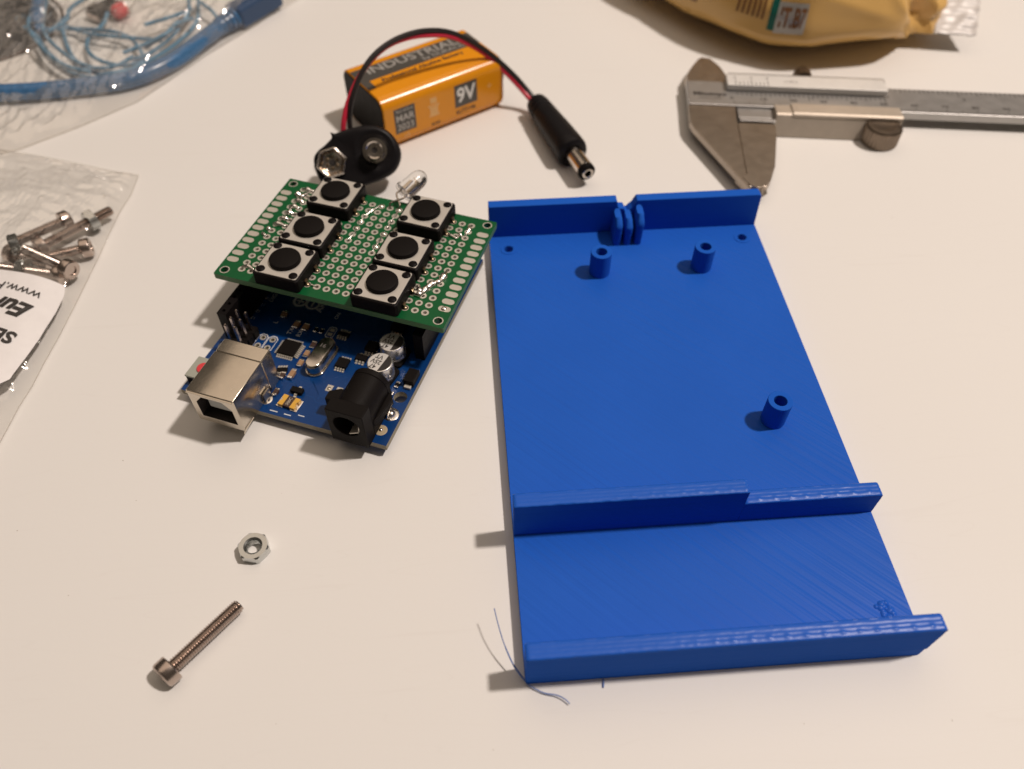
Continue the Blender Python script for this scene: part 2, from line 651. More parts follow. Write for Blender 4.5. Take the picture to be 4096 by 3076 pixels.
# back wall with the notch for the light
poly = [(0, 3.2), (W, 3.2), (W - 0.4, HB - 0.5), (W - 1.0, HB), (41.0, HB), (40.4, 12.6), (40.0, 11.6), (39.2, 10.9), (38.6, 10.1),
        (38.1, 10.0), (37.5, 11.3), (36.3, 11.3), (35.8, 12.0), (35.4, HB), (0, HB)]
X = frame((0, 125.8, 0), (1, 0, 0), (0, 0, 1))
MB().prism(poly, 0, 2.8, X).build('back_wall', 'wall', case, smooth=25, bevel=0.15)
# three fins that hold the light
for i, (xa, xb, zt) in enumerate(((34.3, 36.4, 11.6), (37.3, 39.3, 11.0), (40.25, 42.3, 12.6))):
    mb = MB()

    def fin(u, v, xa=xa, xb=xb, zt=zt):
        a = 2 * math.pi * u
        cx, cy = (xa + xb) / 2, 119.9
        sx, sy = (xb - xa) / 2, 3.05
        c, s_ = math.cos(a), math.sin(a)
        x = cx + sx * math.copysign(abs(c) ** 0.45, c)
        y = cy + sy * math.copysign(abs(s_) ** 0.35, s_)
        z = 3.2 + (zt - 3.2) * v
        j = 0.10 * nz(x * 2, z * 1.4, i * 9.0)
        lean = (z - 3.2) * 0.035
        tp = max(0, v - 0.72) / 0.28
        k_ = 1 - 0.18 * tp ** 2
        return (cx + (x - cx) * k_ + j + lean * 0.9, 122.8 + (y - 122.8) * (1 - 0.4 * tp ** 1.6) + j, z - 0.6 * tp * abs(c))
    mb.grid(fin, 28, 24, closed_u=True)
    mb.f.append(list(range(24 * 28, 25 * 28)))
    mb.mi.append(0)
    mb.build('holder_fin', 'wall', case, smooth=50)
for x, y in P3:
    n = 24
    outer = [(x + (2.8 if not (R(-75) < math.atan2(math.sin(t), math.cos(t)) < R(-35)) else 2.72) * math.cos(t), y + 2.8 * math.sin(t)) for t in
             [2 * math.pi * i / n for i in range(n)]]
    MB().plate(outer, [circ(x, y, 1.5, 16)], 3.2, 10.5).build('screw_post', 'wall', case, smooth=30, bevel=0.12)
# ragged plastic round the front screw hole, and the raised rims of the rear ones
mb = MB()
for k in range(22):
    a = k * 2 * math.pi / 16 + random.uniform(-.2, .2)
    r = random.uniform(0.4, 2.1)
    X = T(71.2 + r * math.cos(a), 7.8 + r * math.sin(a), 3.25)
    q = random.uniform(0.3, 0.6)
    mb.lathe([(q * 1.5, -0.08), (q, q * 0.3), (q * 0.4, q * 0.6), (0, q * 0.65)], 8, X)
mb.build('screw_hole_burr', 'walltop', case, smooth=60)
for x in (5.1, 71.2):
    MB().plate(circ(x, 117.75, 2.3, 20), [circ(x, 117.75, 1.38, 14)], 3.2, 3.32).build('screw_hole_rim', 'wall', case, smooth=30)
for x in (W,):   # melted lump under the right end of the front wall
    MB().lathe([(0, -1.0), (1.0, -0.7), (1.3, 0.1), (0.9, 0.7), (0, 0.9)], 10, T(W - 0.6, 1.2, 1.4) @ Matrix.Diagonal((1, 0.9, 1.2, 1))).build('melted_lump', 'wall', case, smooth=60)
MB().tube(smooth_path([(-5.0, 12.7, 6.2), (-4.4, 9.6, 5.5), (-3.6, 6.6, 4.4), (-2.3, 3.4, 2.9), (-1.1, 1.6, 1.9), (0.1, 0.2, 0.9)]), [0.10] * 14 + [0.14] * 6 + [0.2] * 11, 6).build('filament_strand', 'strand', case)
MB().tube(smooth_path([(0.2, 0.0, 0.5), (1.4, -0.9, 0.55), (3.4, -2.0, 0.5), (5.6, -2.6, 0.7), (7.0, -3.4, 0.75), (7.9, -4.3, 0.6)]), 0.12, 6).build('filament_strand', 'strand', case)
MB().tube([(14.7, 0.0, 0.3), (14.7, -0.6, 0.25), (14.5, -1.7, 0.2)], 0.18, 6).build('filament_strand', 'strand', case)

# ------------------------------------------------------------------ blue controller board
uno = thing('controller_board', 'blue controller board with square USB socket and round power jack, under the green board', 'circuit board',
            (-27.05, 53.47, 3.78), (-0.0027, 0.0159, 1.1841))
outline = [(0, 0), (66.0, 0), (66.0, 1.4), (68.6, 3.9), (68.6, 36.7), (66.0, 39.2), (66.0, 53.3), (0, 53.3)]
uh = [circ(14.0, 2.5, 1.65, 18), circ(15.3, 50.7, 1.65, 18), circ(66.1, 7.6, 1.55, 14), circ(66.1, 35.5, 1.55, 14)]
uh += [circ(x, y, 0.5, 8) for x, y in ((18.2, 43.0), (21.0, 43.0), (18.2, 40.3), (21.0, 40.3))]
MB().plate(outline, uh, -1.6, 0, side_mi=1, hole_mi=1).build('bare_board', ['blue', 'fr4'], uno, smooth=0, bevel=0)
# copper under the mask
mb = MB()
rnd = random.Random(3)


def ribbon(pts, w, z=0.012):
    for (a, b_), (c, d) in zip(pts, pts[1:]):
        v = Vector((c - a, d - b_))
        if v.length < 1e-4:
            continue
        n_ = Vector((-v.y, v.x)).normalized() * w / 2
        mb.add([(a + n_.x, b_ + n_.y, z), (a - n_.x, b_ - n_.y, z), (c - n_.x, d - n_.y, z), (c + n_.x, d + n_.y, z)], [(0, 1, 2, 3)])


for i in range(20):
    x, y = rnd.uniform(2, 30), rnd.uniform(13, 42)
    pts = [(x, y)]
    a = rnd.choice((0, 90, 180, 270))
    for k in range(rnd.randint(2, 4)):
        l_ = rnd.uniform(1.5, 5)
        x += l_ * math.cos(R(a))
        y += l_ * math.sin(R(a))
        x, y = min(max(x, 1), 40), min(max(y, 2), 50)
        pts.append((x, y))
        a += rnd.choice((-45, 45))
    for k in range(rnd.randint(1, 3)):
        ribbon([(p[0] + 0.42 * k, p[1] + 0.42 * k) for p in pts], 0.2)
mb.build('copper_traces', 'trace', uno, smooth=0, kind='stuff')
mb = MB()
for i in range(40):
    mb.lathe([(0.26, 0.015), (0.0, 0.02)], 8, T(rnd.uniform(1.5, 30), rnd.uniform(13, 42), 0))
mb.build('via_dots', 'trace', uno, smooth=0, kind='stuff')

# USB socket
YZ = lambda u: frame((u, 0, 0), (0, 1, 0), (0, 0, 1))      # draws (v, z) polygons, extruded towards +u
mb = MB()
hole = [(33.6, 1.8), (42.6, 1.8), (42.6, 6.9), (40.7, 9.1), (35.5, 9.1), (33.6, 6.9)]
mb.plate(rrect(32.1, 44.1, 0.0, 10.85, 0.35, 2), [hole], 0, 12.0, YZ(-6.2), hole_mi=1)
usb = mb.build('usb_socket', ['steel', 'lining'], uno, smooth=25, bevel=0.12)
MB().prism(rrect(32.1, 44.1, 0.0, 10.8, 0.6, 3), 0, 4.1, YZ(5.95)).build('shell_back', 'steel', usb, smooth=25, bevel=0.25)
MB().box(5.3, 5.9, 33.2, 43.0, 1.4, 9.5).build('socket_lining', 'blackm', usb, smooth=0)
tg = MB().box(-4.6, 5.2, 35.2, 41.0, 3.9, 6.6)
tg.build('socket_tongue', 'grey', usb, smooth=0, bevel=0.25)
mb = MB()
for y in (36.4, 39.2):
    mb.box(-4.5, 4.0, y, y + 0.9, 6.6, 6.72)
mb.build('socket_contact', 'darkbrown', usb, smooth=0)
mb = MB()                                     # flared lips of the shell mouth
mb.prism([(-6.2, 0), (-2.4, 0), (-6.5, -1.6)], -0.25, 0.0, frame((0, 31.95, 0.6), (1, 0, 0), (0, -0.35, 0.94)))
mb.box(-6.75, -6.2, 32.4, 43.8, 10.35, 10.6)
mb.build('shell_lip', 'steel', usb, smooth=0, bevel=0.05)
for v in (31.7, 44.5):
    MB().box(2.4, 4.8, v - 0.2, v + 0.2, -0.9, 3.2).build('shell_tab', 'steel', usb, smooth=0)

# power jack
jk = MB()
body = [(3.4, 0.0), (12.4, 0.0), (12.4, 11.0), (3.4, 11.0)]
jk.plate(body, [circ(7.9, 6.3, 3.15, 24)], 0, 3.6, YZ(-1.8))
prof = [(3.4, 0.05), (12.4, 0.05)] + [(7.9 + 4.45 * math.cos(t), 6.3 + 4.45 * math.sin(t)) for t in [R(a) for a in range(0, 181, 12)]]
jk.plate(prof, [circ(7.9, 6.3, 3.15, 24)], 0, 8.6, YZ(1.82))
jk.prism(prof, 0, 1.6, YZ(10.44))
jk.prism([(4.6, 12.42), (8.4, 12.42), (8.4, 14.2), (7.0, 16.6), (4.6, 16.6)], 2.6, 5.4)
jk.prism([(2.0, 3.38), (11.0, 3.38), (9.6, 1.9), (3.6, 2.6)], 3.0, 5.2)
jack = jk.build('power_jack', 'blackm', uno, smooth=30, bevel=0.18)
MB().lathe([(1.0, 0), (1.0, 9.0), (0.7, 9.6), (0, 9.7)], 14, axis((10.0, 7.9, 6.3), (-1, 0, 0))).build('centre_pin', 'brightsteel', jack)
MB().prism([(5.3, 4.6), (7.6, 3.35), (7.8, 3.6), (5.4, 4.9)], 0, 6.0, YZ(-1.5)).prism([(4.9, 6.9), (5.2, 4.7), (5.4, 4.8), (5.15, 6.9)], 0, 6.0, YZ(-1.4)).build('spring_contact', 'tin', jack, smooth=0)
MB().box(5.4, 6.6, 13.4, 14.6, 0.0, 2.6).box(3.8, 7.0, 13.1, 15.6, 0.01, 0.5).build('jack_lead', 'tin', jack, smooth=0, bevel=0.08)
mb = MB().prism([(7.0, 0.0), (10.4, 0.0), (10.1, 2.6), (8.9, 3.9), (7.6, 3.0)], -0.2, 0.2, frame((0, 3.0, 0.2), (1, 0, 0), (0, -0.25, 1)))
mb.build('jack_lead', 'brightsteel', jack, smooth=0, bevel=0.06)


def blob(name, x, y, r, h, mtl, par, ring=0.0, z=0.0):
    p_ = [(r, 0.0), (r * 0.97, 0.05)]
    if ring:
        p_ += [(ring, 0.08)]
    q = ring or r * 0.97
    p_ += [(q * math.cos(R(a)), 0.06 + h * math.sin(R(a))) for a in (20, 40, 60, 78)] + [(0, 0.06 + h)]
    return MB().lathe(p_, 20, T(x, y, z)).build(name, mtl, par, smooth=40)


blob('solder_joint', 8.6, 2.6, 1.95, 0.9, 'solder', uno, 1.1)
blob('plated_pad', 3.6, 32.4, 1.55, 0.12, 'tin', uno)
blob('solder_joint', 3.5, 32.1, 0.85, 0.6, 'solder', uno, z=0.12)
blob('plated_pad', 3.7, 2.9, 1.5, 0.02, 'tanpad', uno)
blob('solder_joint', 3.7, 2.9, 0.5, 0.35, 'solder', uno, z=0.05)

# round capacitors
def capacitor(x, y, rot):
    c = MB().prism(rrect(-3.3, 3.3, -3.3, 3.3, 0.9, 2), 0.02, 0.9).build('capacitor', 'blackp', uno, (x, y, 0), (0, 0, rot), smooth=0, bevel=0.1)
    MB().lathe([(2.9, 0.9), (3.1, 1.05), (3.12, 1.5), (2.95, 1.75), (2.95, 2.0), (3.12, 2.2), (3.12, 5.1), (3.0, 5.33), (2.85, 5.4), (0, 5.4)], 36).build('can', 'can', c)
    # top print: a black segment and the rating
    a0 = R(72)
    seg = [(2.8 * math.cos(t), 2.8 * math.sin(t)) for t in [R(-90) - a0 + 2 * a0 * i / 16 for i in range(17)]]
    MB().lathe([(2.8, 5.41), (0, 5.42)], 32).build('can_top', 'cantop', c, smooth=0)
    MB().prism(seg, 5.42, 5.44).build('polarity_mark', 'ink', c, smooth=0)
    mb = MB()
    for i, t in enumerate(("47", "25V", "VT")):
        mb.text(t, 1.75, frame((-1.75 + i * 1.6, 0.85, 5.425), (0, 1, 0), (-1, 0, 0)), bold=0.02, align='CENTER', z=0.02, sx=0.92)
    mb.build('lettering', 'ink', c, smooth=0)


capacitor(18.5, 9.1, R(-8))
capacitor(25.4, 9.0, R(-4))

# crystal can
cr = MB()
def stad(l, w, n=10):
    r = w / 2
    h = l / 2 - r
    return [(h + r * math.cos(t), r * math.sin(t)) for t in [R(-90 + 180 * i / n) for i in range(n + 1)]] + \
           [(-h + r * math.cos(t), r * math.sin(t)) for t in [R(90 + 180 * i / n) for i in range(n + 1)]]
A, B_, C_ = stad(11.3, 4.9), stad(10.6, 4.1), stad(10.0, 3.5)
cr.prism(A, 0.02, 0.55)
cr.prism(B_, 0.55, 2.9)
cr.prism(B_, 2.9, 3.4, top=C_)
xt = cr.build('crystal_can', 'brightsteel', uno, (18.6, 25.3, 0), (0, 0, R(-3)), smooth=40, bevel=0.12)
MB().text("16", 1.7, frame((2.0, 1.1, 3.41), (0, -1, 0), (1, 0, 0)), z=0.02).build('lettering', 'inkfaint', xt, smooth=0)


def chip(name, x, y, sx, sy, h, pins_u, pins_v, rot=0.0, mtl='blackm'):
    """flat chip; pins_u on the two u ends, pins_v on the two v sides"""
    c = MB().box(-sx / 2, sx / 2, -sy / 2, sy / 2, 0.12, h).build(name, mtl, uno, (x, y, 0), (0, 0, rot), smooth=0, bevel=0.08)
    mb = MB()
    for n_, along, half, other in ((pins_u, 'v', sx / 2, sy), (pins_v, 'u', sy / 2, sx)):
        for k in range(n_):
            t = (k - (n_ - 1) / 2) * (other / (n_ + 0.3)) if n_ > 1 else 0
            wd = min(0.34, other / (n_ + 0.3) * 0.31)
            for sg in (-1, 1):
                for z0, z1, a, b2 in ((0.3, 0.5, half, half + 0.35), (0.03, 0.5, half + 0.3, half + 0.45), (0.03, 0.18, half + 0.4, half + 0.95)):
                    lo, hi = sorted((sg * a, sg * b2))
                    if along == 'v':
                        mb.box(lo, hi, t - wd, t + wd, z0, z1)
                    else:
                        mb.box(t - wd, t + wd, lo, hi, z0, z1)
    mb.build('chip_leads', 'tin', c, smooth=0)
    return c


chip('square_chip', 19.4, 34.6, 4.6, 4.6, 1.05, 8, 8)
chip('amplifier_chip', 19.0, 19.9, 2.9, 2.9, 1.05, 4, 0)
chip('small_chip', 22.0, 16.2, 1.7, 2.8, 1.0, 3, 0)
chip('transistor', 7.8, 26.3, 1.5, 3.0, 1.15, 1, 0)
chip('regulator_chip', 36.0, 11.5, 6.4, 3.4, 1.6, 4, 0)
chip('voltage_regulator', 26.0, 15.2, 3.0, 2.8, 1.3, 3, 0)
chip('processor_chip', 46.0, 24.0, 7.0, 7.0, 1.1, 8, 8)
dio = MB().box(-2.1, 2.1, -1.35, 1.35, 0.25, 2.1).build('diode', 'blackm', uno, (19.6, 1.9, 0), smooth=0, bevel=0.2)
MB().box(-3.0, -2.05, -0.85, 0.85, 0.02, 0.8).box(2.05, 3.0, -0.85, 0.85, 0.02, 0.8).build('diode_end', 'tin', dio, smooth=0, bevel=0.1)

# resettable fuse
fu = MB().box(-1.5, 1.5, -0.95, 0.95, 0.25, 0.95).build('fuse', 'darkbrown', uno, (4.1, 26.4, 0), (0, 0, R(-4)), smooth=0, bevel=0.06)
for sg in (-1, 1):
    pl_ = [(-1.55, 0.95 * sg), (-1.55, 2.25 * sg), (-0.5, 2.25 * sg)] + [(0.45 * math.cos(t), 2.25 * sg - 0.45 * sg * math.sin(t)) for t in [R(180 - 30 * i) for i in range(1, 6)]] + [(0.5, 2.25 * sg), (1.55, 2.25 * sg), (1.55, 0.95 * sg)]
    if sg < 0:
        pl_ = pl_[::-1]
    MB().prism(pl_, 0.25, 0.98).build('fuse_end', 'amber', fu, smooth=0, bevel=0.05)
    MB().box(-1.75, 1.75, 1.9 * sg - 0.9, 1.9 * sg + 0.9, 0.01, 0.28).build('solder_pad', 'solder', fu, smooth=0, bevel=0.1)
MB().text("500C", 1.05, frame((0, 0, 0.96), (1, 0, 0), (0, 1, 0)), align='CENTER', z=0.02).build('lettering', 'tin', fu, smooth=0)


def smd(name, x, y, lu, lv, h, mid, rot=0.0):
    """two-terminal chip part lying along its u axis"""
    c = MB().box(-lu * 0.29, lu * 0.29, -lv / 2, lv / 2, 0.05, h).build(name, mid, uno, (x, y, 0), (0, 0, rot), smooth=0, bevel=0.05)
    for sg in (-1, 1):
        a, b2 = sorted((sg * lu * 0.29, sg * lu * 0.5))
        MB().box(a, b2, -lv / 2 - 0.02, lv / 2 + 0.02, 0.03, h + 0.04).build('end_cap', 'solder', c, smooth=0, bevel=0.1)
    return c


smd('chip_capacitor', 12.1, 30.0, 3.0, 1.2, 0.9, 'tan')
for x, y in ((22.4, 29.6), (19.2, 29.8), (16.0, 29.8)):
    smd('chip_capacitor', x, y, 2.4, 1.2, 0.7, 'tan' if x < 20 else 'darkbrown')
smd('chip_capacitor', 15.6, 14.2, 2.2, 1.2, 0.8, 'tan', R(90))
smd('indicator_light', 27.3, 36.8, 2.6, 1.5, 0.8, 'tan')
smd('indicator_light', 27.2, 34.2, 2.6, 1.5, 0.8, 'tan')
smd('indicator_light', 29.5, 41.6, 2.4, 1.4, 0.8, 'tan', R(8))
smd('chip_resistor', 27.3, 31.4, 1.7, 0.9, 0.5, 'blackp')
smd('chip_resistor', 27.3, 29.8, 1.7, 0.9, 0.5, 'blackp')
smd('chip_resistor', 24.6, 13.9, 1.7, 0.9, 0.5, 'blackp')
smd('chip_resistor', 14.2, 5.2, 1.7, 0.9, 0.5, 'blackp', R(90))
smd('chip_resistor', 17.0, 4.6, 1.8, 1.0, 0.5, 'blackp')
for y in (17.2, 19.7):
    MB().box(10.3, 12.2, y - 0.75, y + 0.75, 0.01, 0.07).build('bare_pad', 'tin', uno, smooth=0)
    blob('solder_joint', 11.1, y, 0.5, 0.12, 'steel', uno, z=0.05)
c = chip('resistor_pack', 28.0, 24.0, 1.4, 3.0, 0.6, 4, 0)
c = chip('resistor_pack', 12.6, 33.0, 1.4, 2.6, 0.6, 4, 0, R(20))
for x, y, a in ((8.6, 32.9, 10), (11.0, 32.0, 5), (6.0, 31.0, 0)):
    smd('varistor', x, y, 2.0, 1.1, 0.8, 'darkbrown', R(a))

# jumper outlines and pads
def ring_line(poly, w):
    mb_ = MB()
    n_ = len(poly)
    cx = sum(p_[0] for p_ in poly) / n_
    cy = sum(p_[1] for p_ in poly) / n_
    inn = []
    for x, y in poly:
        v = Vector((x - cx, y - cy))
        v = v * (1 - w / v.length)
        inn.append((cx + v.x, cy + v.y))
    mb_.plate(poly, [inn], 0.01, 0.04)
    return mb_


def oct_(x0, x1, y0, y1, c_):
    return [(x0 + c_, y0), (x1 - c_, y0), (x1, y0 + c_), (x1, y1 - c_), (x1 - c_, y1), (x0 + c_, y1), (x0, y1 - c_), (x0, y0 + c_)]


for y in (43.0, 40.3):
    ring_line(oct_(16.9, 22.3, y - 1.3, y + 1.3, 0.8), 0.28).build('printed_outline', 'silk', uno, smooth=0)
    for x in (18.2, 21.0):
        MB().plate(circ(x, y, 0.85, 14), [circ(x, y, 0.5, 8)], 0.0, 0.06).build('plated_pad', 'tin', uno, smooth=0)
ring_line(oct_(26.0, 29.8, 26.4, 28.6, 0.5), 0.22).build('printed_outline', 'silk', uno, smooth=0)
for x in (27.2, 28.7):
    MB().box(x - 0.5, x + 0.5, 26.9, 28.1, 0.01, 0.1).build('bare_pad', 'tin', uno, smooth=0)
mb = MB()
UV = lambda x, y: frame((x, y, 0), (1, 0, 0), (0, 1, 0))
mb.text("TX", 1.7, UV(24.0, 37.5)).text("RX", 1.7, UV(24.0, 34.9)).text("L", 1.6, UV(26.4, 42.6))
mb.text("ARDUINO", 2.6, UV(33.4, 34.0), bold=0.015).text("DIGITAL (PWM~)", 1.7, UV(33, 47.6)).text("RESET", 1.2, UV(9.3, 46.0))
mb.text("ON", 1.5, UV(32.5, 28.5)).text("47u", 1.2, UV(29.6, 13.0))
for k in range(10):
    mb.text(str(13 - k if k < 6 else 7 - (k - 6)), 1.3, frame((26.4 + k * 2.54, 48.9, 0), (0, 1, 0), (-1, 0, 0)), align='CENTER')
mb.box(0.9, 1.15, 24.5, 26.3, 0.01, 0.03).box(0.9, 1.15, 28.0, 30.0, 0.01, 0.03).box(1.6, 1.85, 21.4, 23.0, 0.01, 0.03)
mb.build('lettering', 'silk', uno, smooth=0)
mb = MB()                                   # two linked rings
for y in (40.2, 36.6):
    mb.plate(circ(35.6, y, 2.0, 28), [circ(35.6, y, 1.35, 28)], 0.01, 0.03)
mb.box(34.6, 36.6, 36.35, 36.85, 0.032, 0.045).box(34.6, 36.6, 39.95, 40.45, 0.032, 0.045).box(35.35, 35.85, 39.2, 41.2, 0.034, 0.046)
mb.build('board_emblem', 'silk', uno, smooth=0)

# pin header next to the USB socket
hd = MB()
for x in (15.6, 18.14, 20.68):
    for y in (45.4, 47.94):
        hd.prism(oct_(x - 1.22, x + 1.22, y - 1.22, y + 1.22, 0.3), 0.02, 2.5)
ph = hd.build('pin_header', 'blackp', uno, smooth=0)
pm = None
for x in (15.6, 18.14, 20.68):
    for y in (45.4, 47.94):
        if pm is None:
            pm = MB().prism([(-.32, -.32), (.32, -.32), (.32, .32), (-.32, .32)], 2.5, 8.3).prism([(-.32, -.32), (.32, -.32), (.32, .32), (-.32, .32)], 8.3, 8.6, top=[(-.14, -.14), (.14, -.14), (.14, .14), (-.14, .14)]).build('header_pin', 'screwsteel', ph, (x, y, 0), smooth=0)
        else:
            inst(pm, ph, (x, y, 0))
# socket strips
for name, u0, n_, v in (('socket_strip', 18.4, 10, 50.8), ('socket_strip', 44.8, 8, 50.8), ('socket_strip', 26.5, 8, 2.54), ('socket_strip', 50.0, 6, 2.54)):
    L_ = n_ * 2.54
    hl = [[(u0 + 1.27 + k * 2.54 - .4, v - .4), (u0 + 1.27 + k * 2.54 + .4, v - .4), (u0 + 1.27 + k * 2.54 + .4, v + .4), (u0 + 1.27 + k * 2.54 - .4, v + .4)] for k in range(n_)]
    MB().plate([(u0, v - 1.25), (u0 + L_, v - 1.25), (u0 + L_, v + 1.25), (u0, v + 1.25)], hl, 0.02, 8.5).build(name, 'blackp', uno, smooth=0)
# reset button
rb = MB().box(2.4, 8.5, 46.9, 52.7, 0.1, 2.3).build('reset_button', 'blackp', uno, smooth=0, bevel=0.15)
MB().box(2.3, 8.6, 46.85, 52.75, 2.32, 2.9).build('button_cover', 'greyk', rb, smooth=0, bevel=0.1)
MB().lathe([(1.6, 2.9), (1.6, 3.15), (1.5, 3.25), (0, 3.26)], 20, T(5.5, 49.5, 0)).build('button_cap', 'red', rb)

# ------------------------------------------------------------------ green perforated board with six push buttons
perf = thing('button_board', 'green perforated board with six square black push buttons, stacked on the blue board', 'circuit board',
             (-68.67, 98.19, 17.59), (-0.0112, 0.0094, -0.3767))
GX = [5.87 + 2.54 * i for i in range(20)]
GY = [3.49 + 2.54 * j for j in range(14)]
SW = [(17.3, 6.03), (17.3, 18.73), (17.3, 33.97), (42.7, 6.03), (42.7, 18.73), (42.7, 33.97)]


def hidden(x, y):
    return any(abs(x - a) < 5.0 and abs(y - b2) < 5.2 for a, b2 in SW)


ph_ = [circ(x, y, 0.5, 8, 0.39) for x in GX for y in GY if not hidden(x, y)]
ph_ += [circ(x, y, 1.0, 14) for x, y in ((2, 2), (58, 2), (2, 38), (58, 38))]
MB().plate(rrect(0, 60, 0, 40, 0.3, 2), ph_, -1.6, 0, side_mi=1).build('bare_board', ['green', 'green_edge'], perf, smooth=0)
pad = MB().plate(circ(0, 0, 0.93, 16), [circ(0, 0, 0.5, 8, 0.39)], 0.0, 0.05)
pad.lathe([(0.5, 0.04), (0.49, -1.5)], 8, Matrix.Rotation(0.39, 4, 'Z'))
pm = None
for x in GX:
    for y in GY:
        if hidden(x, y):
            continue
        if pm is None:
            pm = pad.build('solder_pad', 'tin', perf, (x, y, 0), smooth=30)
        else:
            inst(pm, perf, (x, y, 0))
ep = MB().prism(stad(3.1, 1.75, 6), 0.0, 0.06)
pm = None
for x in (1.95, 58.05):
    for k in range(12):
        y = GY[1 + k]
        if pm is None:
            pm = ep.build('edge_pad', 'tin', perf, (x, y, 0), smooth=0)
        else:
            inst(pm, perf, (x, y, 0))
for x, y in ((2, 2), (58, 2), (2, 38), (58, 38)):
    MB().plate(circ(x, y, 1.25, 16), [circ(x, y, 1.0, 14)], 0.0, 0.04).build('hole_rim', 'tin', perf, smooth=0)

sw = MB().prism(oct_(-6, 6, -6, 6, 0.5), 0.15, 3.3).prism(oct_(-6, 6, -6, 6, 0.5), 3.3, 3.55, top=oct_(-5.75, 5.75, -5.75, 5.75, 0.5)).build(
    'push_button', 'blackp', perf, SW[0] + (0,), smooth=30, bevel=0.15)
MB().prism(rrect(-5.45, 5.45, -5.45, 5.45, 0.5, 2), 3.5, 3.78).build('metal_cover', 'swmetal', sw, smooth=0, bevel=0.06)
MB().lathe([(3.8, 3.7), (3.8, 4.55), (3.6, 4.85), (3.2, 5.0), (0, 5.03)], 36).build('button_cap', 'blackm', sw)
for i, (x, y) in enumerate(((-4.3, -4.3), (4.3, -4.3), (-4.3, 4.3), (4.3, 4.3))):
    MB().lathe([(1.1, 3.75), (1.05, 3.95), (0.8, 4.15), (0.4, 4.24), (0, 4.26)], 16, T(x, y, 0)).build('rivet', 'blackp', sw)
for sx in (-1, 1):
    for sy in (-1, 1):
        lg = [(5.95, 1.4), (6.3, 1.5), (6.5, 1.1), (6.45, 0.5), (6.4, 0.1), (6.35, -0.6)]
        mb = MB()
        for (a, z0), (b2, z1) in zip(lg, lg[1:]):
            for s0 in (1,):
                y0, y1 = sy * 2.54 - 0.5, sy * 2.54 + 0.5
                q = [(sx * a, y0, z0), (sx * a, y1, z0), (sx * b2, y1, z1), (sx * b2, y0, z1)]
                n_ = (Vector(q[1]) - Vector(q[0])).cross(Vector(q[3]) - Vector(q[0])).normalized() * 0.12
                vs = [Vector(k_) + n_ for k_ in q] + [Vector(k_) - n_ for k_ in q]
                mb.add(vs, [(0, 1, 2, 3), (7, 6, 5, 4), (0, 4, 5, 1), (1, 5, 6, 2), (2, 6, 7, 3), (3, 7, 4, 0)])
        mb.lathe([(0.75, 0.02), (0.6, 0.28), (0.3, 0.5), (0, 0.55)], 10, T(sx * 6.4, sy * 2.54, 0))
        mb.build('button_leg', 'pin', sw, smooth=40)
for x, y in SW[1:]:
    c = copy_tree(sw, perf)
    c.location = Vector((x, y, 0)) * S
    c.rotation_euler = (0, 0, random.uniform(-0.012, 0.012))

# solder: bridged pads and fillets
def lump(pts, r, name='solder_joint'):
    """a bead of solder run along pts (x, y)"""
    mb_ = MB()
    path = smooth_path([(x, y, 0.22) for x, y in pts], 5) if len(pts) > 1 else [Vector((pts[0][0] - 0.3, pts[0][1], 0.2)), Vector((pts[0][0], pts[0][1], 0.25)), Vector((pts[0][0] + 0.3, pts[0][1], 0.2))]
    rr = []
    n_ = len(path)
    for i, q in enumerate(path):
        e = min(i, n_ - 1 - i) / max(1, min(4, (n_ - 1) / 2))
        k_ = r * 1.28 * (0.72 + 0.38 * abs(nz(q.x * 0.9, q.y * 0.9, 2.0)) * 2) * (0.35 + 0.65 * min(1, e))
        rr.append(k_)
    ends0 = path[0] - (path[1] - path[0]).normalized() * r * 0.2
    ends1 = path[-1] + (path[-1] - path[-2]).normalized() * r * 0.2
    mb_.tube([ends0] + path + [ends1], [0.06] + rr + [0.06], 12)
    return mb_.build(name, 'solder', perf, smooth=80)


for row, a, b2 in ((13, 5.6, 8.9), (12, 4.6, 6.6), (11, 5.9, 8.7), (10, 5.6, 8.6), (9, 5.7, 8.4), (8, 5.5, 8.3), (7, 5.0, 8.6)):
    y = GY[row]
    dy = random.uniform(-0.2, 0.2)
    lump([(a, y), ((a + b2) / 2, y + dy), (b2, y - dy)], 0.72)
lump([(5.9, GY[12]), (7.0, GY[12] - 0.5), (8.4, GY[13])], 0.6)
lump([(4.2, GY[6] + 0.4), (5.7, GY[6])], 0.6)
lump([(4.0, GY[5] + 0.9), (5.6, GY[5])], 0.55)
lump([(5.87, GY[10]), (6.6, GY[9] + 1.2), (7.0, GY[9])], 0.4)
lump([(5.6, 4.2), (7.2, 4.6), (9.0, 3.9)], 0.6)
lump([(48.6, 9.7), (49.6, 8.6), (51.0, 8.8), (51.6, 11.2), (52.5, 13.0), (53.6, 14.0), (54.1, 15.8), (54.1, 18.4)], 0.72)
lump([(50.2, 8.4), (51.2, 9.0)], 0.9)
lump([(49.6, 11.2)], 0.6)
lump([(49.0, 8.0), (50.4, 9.4), (52.2, 10.6)], 0.95)
lump([(53.2, 15.6), (54.2, 17.0)], 0.8)
lump([(52.0, 32.6), (53.2, 31.6)], 0.5)
lump([(53.6, GY[13] - 0.2), (54.2, GY[12] + 0.6), (53.9, GY[11] + 1.0)], 0.5)
lump([(49.0, 31.4), (50.8, 31.0), (52.2, 30.4)], 0.45)
